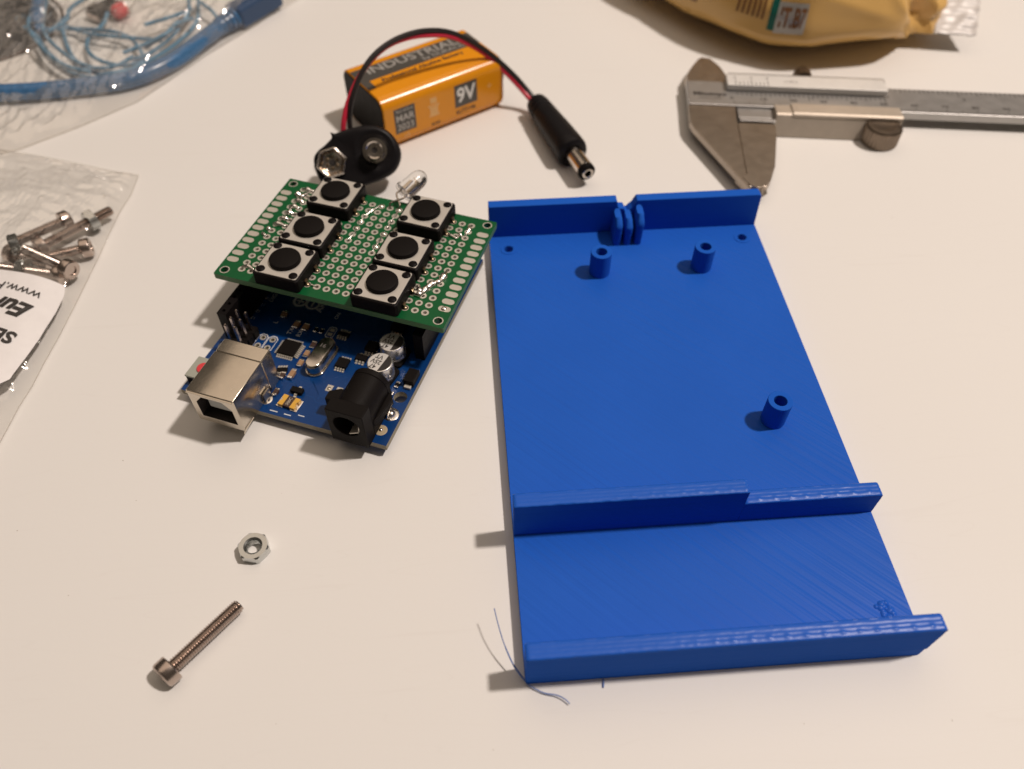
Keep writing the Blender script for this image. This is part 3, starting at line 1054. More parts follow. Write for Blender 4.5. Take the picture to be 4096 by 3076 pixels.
for pts in ([(26.0, 21.2), (26.6, 24.0), (26.2, 26.6)], [(26.3, 31.4), (27.2, 33.9), (28.4, 36.4)], [(33.6, 36.5), (33.9, 34.0), (33.6, 31.4)],
            [(33.8, 19.0), (33.9, 22.6), (33.7, 26.4)], [(33.7, 28.6), (33.9, 31.2)], [(26.1, 28.9), (26.5, 31.5)], [(23.4, 3.6), (25.9, 3.5)]):
    lump(pts, 0.26)
for x, y in ((26.19, 26.35), (26.19, 28.89), (33.81, 26.35), (33.81, 36.51), (28.73, 36.51), (57.9, 6.05), (33.81, 21.27)):
    blob('solder_joint', x, y, 0.72, 0.42, 'solder', perf, z=0.03)

# clear light bent over the rear edge
la, lb = Vector((33.55, 40.9, 2.5)), Vector((36.9, 47.9, 4.5))
ld = (lb - la).normalized()
X = axis(la, ld)
led = MB().lathe([(0, 0), (2.85, 0.0), (2.9, 0.3), (2.9, 0.9), (2.5, 1.0), (2.45, 5.2), (2.25, 6.4), (1.75, 7.3), (1.0, 7.9), (0, 8.1)], 28, X).build('clear_light', 'clear', perf, smooth=50)
MB().prism([(-1.3, 0), (-0.2, 0), (-0.2, 3.6), (0.9, 4.6), (-1.7, 4.6), (-1.3, 3.2)], -0.15, 0.15, X @ frame((0, 0, 0.2), (1, 0, 0), (0, 0, 1))).prism(
    [(0.3, 0), (1.0, 0), (1.0, 3.4), (0.5, 3.8)], -0.15, 0.15, X @ frame((0, 0, 0.2), (1, 0, 0), (0, 0, 1))).build('light_frame', 'steel', led, smooth=0)
for dx, gx in ((-1.27, 31.27), (1.27, 33.81)):
    q0 = X @ Vector((dx, 0, 0.3))
    MB().tube(smooth_path([q0, q0 - ld * 1.8, (gx, 37.4, 1.3), (gx, 36.6, 0.4), (gx, 36.51, -1.0)], 4), 0.26, 8).build('light_lead', 'brightsteel', perf)
# pin strips beneath, standing in the sockets of the blue board
bpy.context.view_layer.update()
UM = Matrix.Translation(Vector((-27.05, 53.47, 3.78))) @ Matrix.Rotation(1.1841, 4, 'Z') @ Matrix.Rotation(0.0159, 4, 'Y') @ Matrix.Rotation(-0.0027, 4, 'X')
PM = Matrix.Translation(Vector((-68.67, 98.19, 17.59))) @ Matrix.Rotation(-0.3767, 4, 'Z') @ Matrix.Rotation(0.0094, 4, 'Y') @ Matrix.Rotation(-0.0112, 4, 'X')
Q = PM.inverted() @ UM
for u0, n_, v in ((31.0, 4, 50.8), (34.2, 4, 2.54)):
    mb = MB()
    for k in range(n_):
        c = Q @ Vector((u0 + 1.27 + 2.54 * k, v, 8.6))
        mb.box(c.x - 1.2, c.x + 1.2, c.y - 1.2, c.y + 1.2, c.z, -1.62)
        mb.box(c.x - .3, c.x + .3, c.y - .3, c.y + .3, c.z - 4, c.z)
    mb.build('pin_strip', 'blackp', perf, smooth=0)

# ------------------------------------------------------------------ 9 V battery
bat = thing('nine_volt_battery', 'orange and charcoal nine volt block battery lying on its wide side', 'battery', (-30.0, 170.6, 0), (0, 0, R(31)))
BL, BW, BH = 45.0, 26.0, 17.3
ring = rrect(0, BW, 0, BH, 3.6, 6)
XB = frame((0, 0, 0), (0, 1, 0), (0, 0, 1))             # (y, z) polygons extruded along +x
mb = MB().prism(ring, 0.0, BL, XB)
mb.build('label_sleeve', 'orange', bat, smooth=30, bevel=0.35)
rin = rrect(0.5, BW - 0.5, 0.5, BH - 0.5, 3.2, 6)
MB().prism(rin, -0.25, 0.3, XB).build('bottom_cap', 'blackm', bat, smooth=0, bevel=0.1)
MB().prism(rin, BL - 0.3, BL + 0.4, XB).build('top_cap', 'blackm', bat, smooth=0, bevel=0.1)
tx_ = axis((BL + 0.4, 6.6, 8.7), (1, 0, 0))
MB().lathe([(3.0, 0), (3.0, 0.5), (2.6, 0.6), (2.6, 2.1), (2.9, 2.6), (2.6, 3.0), (1.9, 3.0), (1.8, 1.0), (0, 1.0)], 20, tx_).build('terminal', 'brightsteel', bat)
tx_ = axis((BL + 0.4, 19.4, 8.7), (1, 0, 0))
MB().lathe([(4.0, 0), (4.0, 0.4), (3.7, 0.6), (3.9, 2.9), (3.4, 3.1), (3.0, 2.6), (2.9, 0.8), (0, 0.8)], 6, tx_).build('terminal', 'brightsteel', bat, smooth=0)
# printed band over the top and the dark base end
TOP = BH + 0.02
mb = MB().box(0.2, BL - 0.3, 13.0, 21.0, TOP - 0.01, TOP + 0.02)
mb.box(0.2, 3.0, 8.4, 13.0, TOP - 0.01, TOP + 0.02)
mb.build('printed_band', 'band', bat, smooth=0)
XT = lambda x, y: frame((x, y, TOP + 0.02), (1, 0, 0), (0, 1, 0))
MB().text("INDUSTRIAL", 5.6, XT(4.6, 18.2), bold=0.01, sx=1.1).text("by DURACELL", 2.7, XT(23.5, 14.8), sx=1.12).build('lettering', 'silver', bat, smooth=0)
MB().text("Professional Alkaline Battery", 2.6, XT(6.4, 11.0), bold=0.02, sx=1.0).build('lettering', 'ink', bat, smooth=0)
FR = lambda x, z: frame((x, -0.02, z), (1, 0, 0), (0, 0, 1))
mb = MB().box(3.6, 11.2, -0.04, 0.01, 4.9, 13.4).box(26.0, 34.6, -0.04, 0.01, 6.1, 13.9)
mb.build('printed_square', 'band', bat, smooth=0)
mb = MB().text("Best before", 1.3, FR(7.4, 12.4), align='CENTER', z=0.03).text("MAR", 3.2, FR(7.4, 9.8), align='CENTER', z=0.03, bold=0.01).text("2023", 3.1, FR(7.4, 6.7), align='CENTER', z=0.03)
mb.build('lettering', 'silver', bat, smooth=0)
MB().text("9V", 7.0, FR(30.3, 9.9), align='CENTER', z=0.03, bold=0.025, sx=0.92).build('lettering', 'whitep', bat, smooth=0)
MB().text("6LP3146", 2.2, FR(30, 4.4), align='CENTER', z=0.01, bold=0.02).text("00758", 1.3, FR(18.3, 3.6), align='CENTER', z=0.01, bold=0.02).build('lettering', 'ink', bat, smooth=0)
mb = MB()                                         # pale recycling mark
mb.box(16.6, 19.4, -0.03, 0.0, 6.4, 9.6).box(16.0, 20.0, -0.03, 0.0, 9.9, 10.4).box(16.9, 19.2, -0.03, 0, 10.9, 12.8)
for a in (45, -45):
    mb.prism([(-2.6, -0.25), (2.6, -0.25), (2.6, 0.25), (-2.6, 0.25)], 0.0, 0.03, FR(18, 8.4) @ Matrix.Rotation(R(a), 4, 'Z'))
mb.text("LR", 2.0, FR(7.5, 3.4), align='CENTER', z=0.01).text("+", 4, FR(39.5, 9.5), align='CENTER', z=0.01)
mb.build('printed_mark', 'paleor', bat, smooth=0)

# ------------------------------------------------------------------ battery snap lead with barrel plug
lead = thing('battery_snap_lead', 'black battery snap with red and black wires arching to a barrel plug', 'power lead', (-38.5, 151.5, 0))
LO = Vector((-38.5, 151.5, 0))
RC = Matrix(((0.99736, 0.05735, -0.04446), (-0.07256, 0.78009, -0.62145), (-0.00095, 0.62304, 0.78219)))
nrm = Vector((0.06, -0.80, 0.60)).normalized()             # the snap leans, facing the front of the table
sdir = RC @ Vector((0.96, 0.28, 0.0))
sdir = (sdir - nrm * sdir.dot(nrm)).normalized()
tdir = nrm.cross(sdir)
XS = Matrix((sdir, tdir, nrm)).transposed().to_4x4()
XS.translation = Vector((-38.2, 151.2, 12.2)) - LO
outl = [(-12.0, 0.3), (-11.2, 2.9), (-9.4, 4.4), (-7.4, 5.2), (-5.2, 6.3), (-4.4, 7.0), (-4.3, 8.4), (-3.2, 7.7), (-0.4, 7.9), (2.6, 7.9), (5.6, 7.6), (8.6, 6.8),
        (11.2, 5.0), (13.0, 2.4), (13.8, -0.8), (13.5, -3.4), (12.0, -5.8), (9.8, -7.5), (6.4, -8.4), (2.0, -8.7), (-3.0, -8.6), (-7.4, -7.9), (-10.4, -6.0), (-11.8, -3.2)]
sm = smooth_path([(x, y, 0) for x, y in outl] + [(outl[0][0], outl[0][1], 0)], 3)[:-1]
n_ = len(sm)
mb = MB()
cx = Vector((0.6, -0.4, 0))
levels = [(0.93, -5.2), (0.985, -4.7), (1.0, -3.0), (1.0, -1.2), (0.985, -0.5), (0.95, 0.0), (0.88, 0.25), (0.75, 0.2), (0.55, 0.05), (0.3, 0.0), (0.1, 0.0)]
vs = []
for k_, z in levels:
    for q in sm:
        v = cx + (q - cx) * k_
        zz = z
        if z > -0.9:
            d2 = (Vector((v.x, v.y)) - Vector((6.5, 0))).length
            zz += 0.7 * math.exp(-((d2 - 5.7) / 1.2) ** 2) - 0.7 * math.exp(-(d2 / 4.4) ** 4) + 0.15 * nz(v.x * .3, v.y * .3)
        vs.append((v.x, v.y, zz))
fs = [(j * n_ + i, j * n_ + (i + 1) % n_, (j + 1) * n_ + (i + 1) % n_, (j + 1) * n_ + i) for j in range(len(levels) - 1) for i in range(n_)]
fs += [tuple(range(n_))[::-1], tuple(range((len(levels) - 1) * n_, len(levels) * n_))]
mb.add(vs, fs, XS)
mb.build('snap_pad', 'blackr', lead, smooth=60)
# hexagonal socket stud
mb = MB().lathe([(4.8, 0.0), (4.8, 0.5), (4.6, 2.4), (4.35, 2.75), (4.0, 2.7), (3.5, 1.9), (3.0, 0.9), (1.6, 0.5), (0, 0.4)], 6, XS @ T(-6.4, 0, 0) @ Matrix.Rotation(R(2), 4, 'Z'))
mb.build('snap_socket', 'brightsteel', lead, smooth=20, bevel=0.1)
mb = MB()
for a in range(6):
    mb.box(1.2, 2.0, -0.5, 0.5, 0.6, 0.85, XS @ T(-6.4, 0, 0) @ Matrix.Rotation(R(60 * a + 15), 4, 'Z'))
mb.build('socket_petals', 'pin', lead, smooth=0, bevel=0.1)
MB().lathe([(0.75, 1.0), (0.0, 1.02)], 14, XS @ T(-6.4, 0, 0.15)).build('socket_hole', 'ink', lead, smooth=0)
mb = MB().lathe([(3.6, -0.6), (3.55, 0.4), (2.95, 0.5), (2.75, 1.0), (2.75, 2.6), (3.0, 3.0), (2.85, 3.4), (2.45, 3.5), (2.1, 3.2), (2.0, 2.2), (1.2, 2.0), (0.8, 1.9), (0.75, 1.2), (0, 1.2)], 28, XS @ T(6.5, 0, 0))
mb.build('snap_stud', 'brightsteel', lead, smooth=40)
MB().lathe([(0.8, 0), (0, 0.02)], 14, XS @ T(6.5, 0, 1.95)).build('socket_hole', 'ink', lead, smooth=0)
black = [[-39.2, 160.0, 14.0], [-38.9, 161.3, 18.5], [-37.5, 163.0, 23.4], [-34.7, 167.0, 28.1], [-31.1, 171.0, 31.5], [-26.1, 176.0, 33.1], [-20.3, 181.0, 33.1], [-14.4, 185.0, 32.0],
         [-8.1, 189.0, 29.2], [-1.5, 192.5, 24.2], [5.2, 194.2, 18.3], [12.1, 193.5, 11.7], [16.7, 191.5, 6.9], [19.4, 189.0, 4.7], [20.6, 186.5, 4.5]]
red = [[-41.6, 158.6, 11.0], [-41.0, 160.0, 16.6], [-39.2, 163.0, 21.6], [-36.0, 167.0, 26.4], [-31.9, 171.0, 30.2], [-26.8, 176.0, 32.2], [-20.8, 181.0, 32.0], [-14.5, 185.0, 30.6],
       [-8.1, 189.0, 27.9], [-2.0, 192.5, 23.1], [4.3, 194.2, 17.6], [10.7, 193.5, 11.2], [15.3, 191.5, 6.6], [18.1, 188.6, 4.4], [19.6, 186.0, 4.3]]
MB().tube(smooth_path([Vector(q) - LO for q in black]), 0.78, 10).build('black_wire', 'blkwire', lead)
MB().tube(smooth_path([Vector(q) - LO for q in red]), 0.78, 10).build('red_wire', 'redwire', lead)
pa, pb = Vector((19.2, 187.9, 4.6)), Vector((31.9, 145.6, 5.0))
XP = axis(pa - LO, pb - pa)
MB().lathe([(0, 0), (2.9, 0.0), (3.5, 0.7), (3.75, 2.0), (3.9, 4.0), (3.55, 4.3), (3.55, 5.0), (3.95, 5.3), (4.05, 6.2), (3.7, 6.5), (3.7, 7.2), (4.1, 7.5), (4.3, 12.0), (4.75, 20.0), (5.0, 27.0), (5.0, 29.6), (4.7, 30.6), (4.0, 31.0), (2.9, 31.0)], 28, XP).build('plug_grip', 'blackr', lead, smooth=40)
MB().lathe([(2.75, 30.5), (2.75, 40.0), (2.6, 40.2)], 28, XP).build('plug_barrel', 'brightsteel', lead)
MB().lathe([(2.72, 40.0), (2.72, 41.2), (2.45, 41.5), (1.75, 41.5), (1.7, 41.0)], 24, XP).build('plug_insulator', 'blackp', lead)
MB().lathe([(1.75, 41.0), (1.75, 41.9), (1.5, 42.1), (1.15, 42.0), (1.1, 36), (0, 36)], 20, XP).build('plug_tip', 'brightsteel', lead)

# ------------------------------------------------------------------ vernier caliper
cal = thing('vernier_caliper', 'steel vernier caliper with closed jaws and white vernier plate', 'caliper', (84.1, 177.78, 2.0), (0, 0, -0.150))
cal.scale = (0.986, 0.986, 0.986)
beam = MB().box(-15.2, 190, 2.2, 16.7, 0.9, 3.6)
beam.build('graduated_beam', 'satin', cal, smooth=0, bevel=0.3)
mb = MB().prism([(-15.4, 2.15), (-15.4, -8.0), (-14.6, -11.0), (-1.6, -38.5), (0.0, -41.2), (0.0, -32.0), (-0.05, -6.0), (0.2, 0.0), (0.2, 2.15)], 0.9, 3.3)
mb.build('fixed_jaw', 'ground', cal, smooth=0, bevel=0.25)
MB().prism([(-1.5, -38.6), (0.0, -41.4), (2.2, -42.6), (4.2, -42.6), (6.2, -40.5), (6.6, -36.0), (5.8, -33.5), (-2.0, -33.5), (-3.2, -35.5)], 0.4, 3.5, top=[(-0.6, -38.4), (0.6, -40.4), (2.4, -41.6), (3.8, -41.4), (5.0, -39.0), (3.6, -35.0), (2.2, -33.8), (0.6, -34.4), (-1.6, -36.4)]).build('jaw_tips', 'ground', cal, smooth=0, bevel=0.12)
MB().prism([(0.25, -7.2), (12.4, -7.2), (12.0, -13.0), (9.3, -30.0), (7.0, -37.5), (5.4, -40.5), (0.06, -40.9), (0.02, -8.0)], 0.7, 3.2).build('sliding_jaw', 'ground', cal, smooth=0, bevel=0.25)
mb = MB().prism([(0.9, -3.4), (0.9, 2.1), (12.6, 2.1), (12.6, -3.4)], 0.8, 2.7).prism([(0.9, -6.2), (0.9, -4.6), (12.6, -4.6), (12.6, -6.2)], 0.8, 3.4)
mb.build('jaw_shoulder', 'satin', cal, smooth=0, bevel=0.2)
TZ = lambda x: frame((x, 0, 0), (0, 1, 0), (0, 0, 1))          # (t, z) outlines run along the beam
mb = MB().prism([(2.1, -1.8), (2.1, 4.6), (-3.4, 5.0), (-4.0, 4.6), (-6.8, -1.8)], 0, 40.7, TZ(12.7))
mb.prism([(2.1, 4.3), (2.1, 5.3), (-3.5, 5.5), (-4.3, 5.2), (-4.4, 4.3)], 0, 35.5, TZ(18.0))
mb.build('slider_body', 'slideface', cal, smooth=0, bevel=0.25)
MB().box(-1.2, 52, 16.75, 19.6, 0.4, 5.4).build('slider_rail', 'satin', cal, smooth=0, bevel=0.2)
mb = MB()
mb.prism([(-2.0, 10.9), (51.6, 10.9), (51.2, 18.0), (-2.0, 18.0)], 4.0, 5.9)
mb.build('vernier_plate', 'vernier', cal, smooth=0, bevel=0.2)
# upper jaws
mb = MB().prism([(-15.4, 16.72), (-15.4, 21.0), (-13.2, 28.0), (-10.4, 33.0), (-8.4, 34.2), (-7.9, 16.72)], 1.0, 3.2, top=[(-14.6, 16.72), (-14.6, 21.0), (-12.2, 27.4), (-10.0, 32.0), (-8.4, 33.6), (-7.9, 16.72)])
mb.prism([(-7.85, 16.72), (-8.3, 34.2), (-5.6, 33.6), (-2.6, 28.5), (-0.6, 22.0), (0.6, 16.72)], 0.7, 2.7)
mb.build('upper_jaws', 'ground', cal, smooth=0, bevel=0.12)
# thumb roller and lock screw
XR = T(47.2, -6.6, -1.8)
n_ = 60
pts = [((5.9 if i % 2 else 5.65) * math.cos(2 * math.pi * i / n_), (5.9 if i % 2 else 5.65) * math.sin(2 * math.pi * i / n_)) for i in range(n_)]
rl = MB().prism(pts, 0.1, 5.4, XR).lathe([(5.6, 5.4), (5.2, 5.9), (3.6, 6.0), (3.0, 5.8), (0, 5.8)], 32, XR).build('thumb_roller', 'knurl', cal, smooth=20)
XK = axis((25.5, 19.6, 3.1), (0, 1, 0))
pts = [((3.0 if i % 2 else 2.8) * math.cos(2 * math.pi * i / 40), (3.0 if i % 2 else 2.8) * math.sin(2 * math.pi * i / 40)) for i in range(40)]
MB().prism(pts, 1.0, 5.2, XK).lathe([(1.4, -0.5), (1.4, 1.0)], 14, XK).lathe([(2.8, 5.2), (2.4, 5.9), (0, 6.2)], 20, XK).build('lock_screw', 'knurl', cal, smooth=20)
mb = MB()
for i in range(0, 120):                     # millimetre scale
    h = 2.4 if i % 10 == 0 else (1.9 if i % 5 == 0 else 1.3)
    mb.box(i - 0.12, i + 0.12, 2.55, 2.55 + h, 3.6, 3.63)
for i in range(0, 90):                      # inch scale, sixteenths
    x = i * 25.4 / 16
    h = 3.6 if i % 16 == 0 else (2.4 if i % 4 == 0 else 1.5)
    if x > 0 and x < 125:
        y1 = 10.4 if x < 51 else 16.4
        mb.box(x - 0.12, x + 0.12, y1 - h, y1, 3.6, 3.63)
mb.build('scale_marks', 'scaleink', cal, smooth=0, kind='stuff')
mb = MB()
for i in range(0, 12):
    mb.text(str(i * 10), 2.1, frame((i * 10 - 0.1 if i else -0.6, 6.5, 3.6), (1, 0, 0), (0, 1, 0)), z=0.03, align='CENTER', bold=0.02, sx=1.2)
for i in range(1, 5):
    mb.text(str(i), 2.0, frame((i * 25.4 + 0.7, (9.0 if i < 2 else 12.2) - 1.0, 3.6), (1, 0, 0), (0, 1, 0)), z=0.03, bold=0.02)
mb.build('scale_numerals', 'scaleink', cal, smooth=0)
mb = MB().text("Mitutoyo", 2.7, frame((-7.8, 8.6, 3.6), (1, 0, 0), (0, 1, 0)), align='CENTER', bold=0.045, z=0.03, sx=1.12).text("MADE IN JAPAN", 1.0, frame((-7.8, 6.1, 3.6), (1, 0, 0), (0, 1, 0)), align='CENTER', z=0.03, sx=1.1)
mb.build('lettering', 'ink', cal, smooth=0)
mb = MB()
for i in range(9):
    x = 0.8 + i * 1.36
    h = 3.2 if i % 4 == 0 else 1.9
    mb.box(x - 0.12, x + 0.12, 11.0, 11.0 + h, 5.9, 5.93)
for i, t in enumerate("048"):
    mb.text(t, 1.7, frame((0.8 + i * 5.44, 15.7, 5.9), (1, 0, 0), (0, 1, 0)), align='CENTER', z=0.03)
mb.text("1/128 in", 1.5, frame((17.0, 14.2, 5.9), (1, 0, 0), (0, 1, 0)), z=0.03)
mb.build('vernier_marks', 'scaleink', cal, smooth=0)

# ------------------------------------------------------------------ screws and nuts
def screw_mesh(L_, head=True):
    """cylinder-head machine screw along +x, thread d 3, starts at the head's top face x = 0"""
    mb_ = MB()
    X_ = axis((0, 0, 0), (1, 0, 0))
    mb_.lathe([(0, 0.35), (1.3, 0.35), (1.35, 0.0), (2.3, 0.0), (2.6, 0.25), (2.72, 0.6), (2.72, 2.4), (2.6, 2.6), (1.5, 2.62)], 28, X_)
    return mb_


def thread(L0, L1, pitch=0.5):
    nt = int((L1 - L0) / pitch)
    K, n2 = 6, 20
    rows = nt * K
    vs, fs = [], []
    for i in range(rows + 1):
        for j in range(n2):
            a = 2 * math.pi * j / n2
            ph_a = (i / K + j / n2) % 1.0
            r = 1.16 + 0.33 * (1 - abs(2 * ph_a - 1))
            e = (rows - i) / K
            r *= min(1.0, 0.82 + 0.18 * e / 1.2) if e < 1.2 else 1
            vs.append((L0 + (L1 - L0) * i / rows, r * math.cos(a), r * math.sin(a)))
    for i in range(rows):
        for j in range(n2):
            k2 = (j + 1) % n2
            fs.append((i * n2 + j, i * n2 + k2, (i + 1) * n2 + k2, (i + 1) * n2 + j))
    fs.append(tuple(range(rows * n2, rows * n2 + n2)))
    return MB().add(vs, fs)


def screw(head, tip, label, group=None):
    a, b2 = Vector(head), Vector(tip)
    L_ = (b2 - a).length
    d = (b2 - a).normalized()
    t = thing('machine_screw', label, 'screw', a, d.to_track_quat('X', 'Z').to_euler(), group)
    screw_mesh(L_).build('screw_head', 'screwsteel', t, smooth=30)
    thread(2.5, L_).build('screw_shank', 'screwsteel', t, smooth=50)
    return t


def nut(c, d, label, spin=0.0, group=None, mtl='zinc'):
    X_ = axis((0, 0, 0), d)
    t = thing('hex_nut', label, 'nut', c, X_.to_euler(), group)
    hexa = circ(0, 0, 3.2, 6, spin)
    mb_ = MB()
    # chamfered hexagon with a threaded bore
    n2 = 24
    vs, fs = [], []
    def hexr(a):
        a = (a - spin) % (math.pi / 3) - math.pi / 6
        return 2.9 / math.cos(a)
    lev = []
    for z, f_ in ((0.0, 2.95), (0.25, 9), (2.2, 9), (2.45, 2.92)):
        lev.append([(min(hexr(2 * math.pi * i / 48), f_), z, 2 * math.pi * i / 48) for i in range(48)])
    for z, r in ((2.45, 1.95), (2.15, 1.56), (0.25, 1.56), (0.0, 1.8)):
        lev.append([(r, z, 2 * math.pi * i / 48) for i in range(48)])
    for l_ in lev:
        vs += [(r * math.cos(a), r * math.sin(a), z) for r, z, a in l_]
    m_ = len(lev)
    for k in range(m_):
        for i in range(48):
            j = (i + 1) % 48
            k2 = (k + 1) % m_
            fs.append((k * 48 + i, k * 48 + j, k2 * 48 + j, k2 * 48 + i))
    mb_.add(vs, fs)
    mb_.build('nut_body', mtl, t, smooth=24)
    for zz in (0.5, 1.0, 1.5, 2.0):
        pass
    MB().add(*_ringthread()).build('nut_thread', mtl, t, smooth=40)
    return t


def _ringthread():
    vs, fs = [], []
    n2, K = 20, 24
    for i in range(K + 1):
        for j in range(n2):
            a = 2 * math.pi * j / n2
            ph_a = (i / 6 + j / n2) % 1.0
            r = 1.55 - 0.12 * (1 - abs(2 * ph_a - 1))
            vs.append((r * math.cos(a), r * math.sin(a), 0.25 + 1.9 * i / K))
    for i in range(K):
        for j in range(n2):
            k2 = (j + 1) % n2
            fs.append((i * n2 + j, (i + 1) * n2 + j, (i + 1) * n2 + k2, i * n2 + k2))
    return vs, fs


screw((-67.5, 5.3, 2.7), (-55.2, 18.9, 2.05), 'loose steel screw lying alone on the white table in front')
nut((-54.2, 31.5, 0.02), (0.02, -0.03, 1), 'loose shiny hexagon nut lying flat on the white table', R(20))

G1, G2 = 'screws in the clear bag', 'nuts in the clear bag'
screw((-126.0, 127.0, 3.6), (-109.6, 143.2, 3.3), 'screw in the clear bag pointing to the bag corner, nut near its tip', G1)
nut((-115.0, 137.6, 3.4), Vector((16.4, 16.2, -0.3)), 'bluish nut on the screw nearest the bag corner', R(15), G2)
screw((-119.6, 138.5, 4.6), (-131.4, 126.6, 6.2), 'screw in the clear bag lying behind the others, head towards the battery', G1)
nut((-129.6, 127.4, 5.2), Vector((-16, -8, 1)), 'bluish nut where screws cross at the left of the bag pile', R(5), G2)
screw((-113.0, 116.4, 4.4), (-128.4, 125.8, 4.8), 'screw in the clear bag with its head just above the sticker corner', G1)
screw((-111.4, 127.6, 3.0), (-122.4, 124.2, 3.0), 'short darker screw in the clear bag, nearest the right side seam', G1)
screw((-115.6, 116.2, 2.9), (-136.0, 121.6, 2.6), 'screw in the clear bag half covered by the upper edge of the sticker', G1)
nut((-126.0, 119.2, 2.8), Vector((-20.4, 5.2, 0)), 'dull nut on the screw at the upper edge of the sticker', R(25), G2)
screw((-133.6, 126.6, 3.2), (-121.0, 120.8, 3.0), 'screw in the clear bag crossing below the left nut', G1)

# ------------------------------------------------------------------ clear bag of screws (left)
def seg_d(p_, a, b2):
    ap, ab = (p_[0] - a[0], p_[1] - a[1]), (b2[0] - a[0], b2[1] - a[1])
    t = max(0, min(1, (ap[0] * ab[0] + ap[1] * ab[1]) / (ab[0] ** 2 + ab[1] ** 2)))
    return math.hypot(ap[0] - ab[0] * t, ap[1] - ab[1] * t)


def edge_d(p_, poly):
    return min(seg_d(p_, a, b2) for a, b2 in zip(poly, poly[1:] + poly[:1]))


def film(name, parent, poly, cen, hfun, mtl, nr=26, na=150, loc=(0, 0)):
    """sheet filling an outline; height from hfun(x, y, distance to the edge)"""
    dense = []
    per = sum(math.hypot(b2[0] - a[0], b2[1] - a[1]) for a, b2 in zip(poly, poly[1:] + poly[:1]))
    for a, b2 in zip(poly, poly[1:] + poly[:1]):
        k = max(1, int(na * math.hypot(b2[0] - a[0], b2[1] - a[1]) / per))
        dense += [(a[0] + (b2[0] - a[0]) * i / k, a[1] + (b2[1] - a[1]) * i / k) for i in range(k)]
    n2 = len(dense)
    vs, fs = [], []
    for j in range(nr + 1):
        t = 1 - (j / nr) ** 1.0
        t = 1 - (1 - t) if j else 1
        for x, y in dense:
            px, py = cen[0] + (x - cen[0]) * max(t, 0.002), cen[1] + (y - cen[1]) * max(t, 0.002)
            vs.append((px - loc[0], py - loc[1], hfun(px, py, edge_d((px, py), poly))))
    for j in range(nr):
        for i in range(n2):
            k = (i + 1) % n2
            fs.append((j * n2 + i, j * n2 + k, (j + 1) * n2 + k, (j + 1) * n2 + i))
    ar = sum(a[0] * b2[1] - b2[0] * a[1] for a, b2 in zip(poly, poly[1:] + poly[:1]))
    if ar < 0:
        fs = [f[::-1] for f in fs]
    return MB().add(vs, fs).build(name, mtl, parent, smooth=75)


def crease(x, y, s_, ang, seed):
    c, s2 = math.cos(ang), math.sin(ang)
    u, v = (x * c + y * s2) * s_, (-x * s2 + y * c) * s_ * 0.25
    return 1 - abs(2 * nz(u, v, seed))


bag2 = thing('screw_bag', 'clear plastic bag holding loose screws, white printed sticker on it', 'plastic bag', (-125, 120, 0))
L2 = (-125, 120)
edge2 = [(-107.3, 163.4), (-107.4, 154.0), (-108.8, 146.0), (-109.6, 136.0), (-110.1, 125.6), (-110.8, 117), (-111.4, 108.7), (-112.6, 96), (-113.8, 86.7), (-114.4, 80), (-115.6, 73.9), (-116.8, 62.6), (-119, 50),
         (-170, 40), (-215, 60), (-215, 185), (-168, 182.5), (-154, 180.2), (-140, 175.5), (-128, 171.0), (-117, 166.6)]


def h2(x, y, d):
    base = 7.4 * (1 - math.exp(-d / 5.5))
    if y > 146:
        base *= max(0.25, 1 - (y - 146) / 28)
    wr = 1.1 * crease(x, y, 0.11, 0.5, 3.0) ** 3 + 0.6 * crease(x, y, 0.24, 1.2, 8.0) ** 4 + 0.4 * nz(x * 0.25, y * 0.25, 1) + 0.2 * crease(x, y, 0.6, -0.4, 2.0) ** 3
    seam = 1.1 * max(0, math.sin(y * 0.9 + 2 * nz(x * .2, y * .2))) ** 3 * math.exp(-((d - 3.0) / 2.0) ** 2)
    if x < -113 and y < 122:
        wr *= max(0.15, 1 - min(1, (122 - y) / 6) * min(1, (d - 1.5) / 2 if d > 1.5 else 0))
    return 0.25 + base * 0.9 + wr * min(1, d / 3) + seam


film('bag_film', bag2, edge2, (-140, 115), h2, 'bagfilm2', 64, 560, L2)
MB().tube([(x - L2[0], y - L2[1], 0.4) for x, y in edge2[:13]], 0.13, 6).build('side_seam', 'bagfilm', bag2)
MB().tube([(x - L2[0], y - L2[1], 0.5) for x, y in edge2[15:] + edge2[:1]], 0.13, 6).build('side_seam', 'bagfilm', bag2)
# sticker
lab = [(-114.9, 112.9), (-113.6, 108.5), (-113.9, 102.2), (-116.0, 94.0), (-118.4, 85.5), (-119.6, 81.4), (-121.8, 80.0), (-160, 78.0), (-160, 123.0), (-133.4, 119.9), (-117.2, 114.6)]


def hl_(x, y):
    return 1.5 + 6.8 * (1 - math.exp(-max(0.5, edge_d((x, y), edge2)) / 5.5)) + 0.3 * nz(x * 0.07, y * 0.07, 4)


def shift(x, y):
    """the sticker stands proud of the table: move its outline along the table to its true place"""
    z = hl_(x, y) - 3.2
    k = z / 147.0
    return x + (-5.8 - x) * k, y + (-47.0 - y) * k


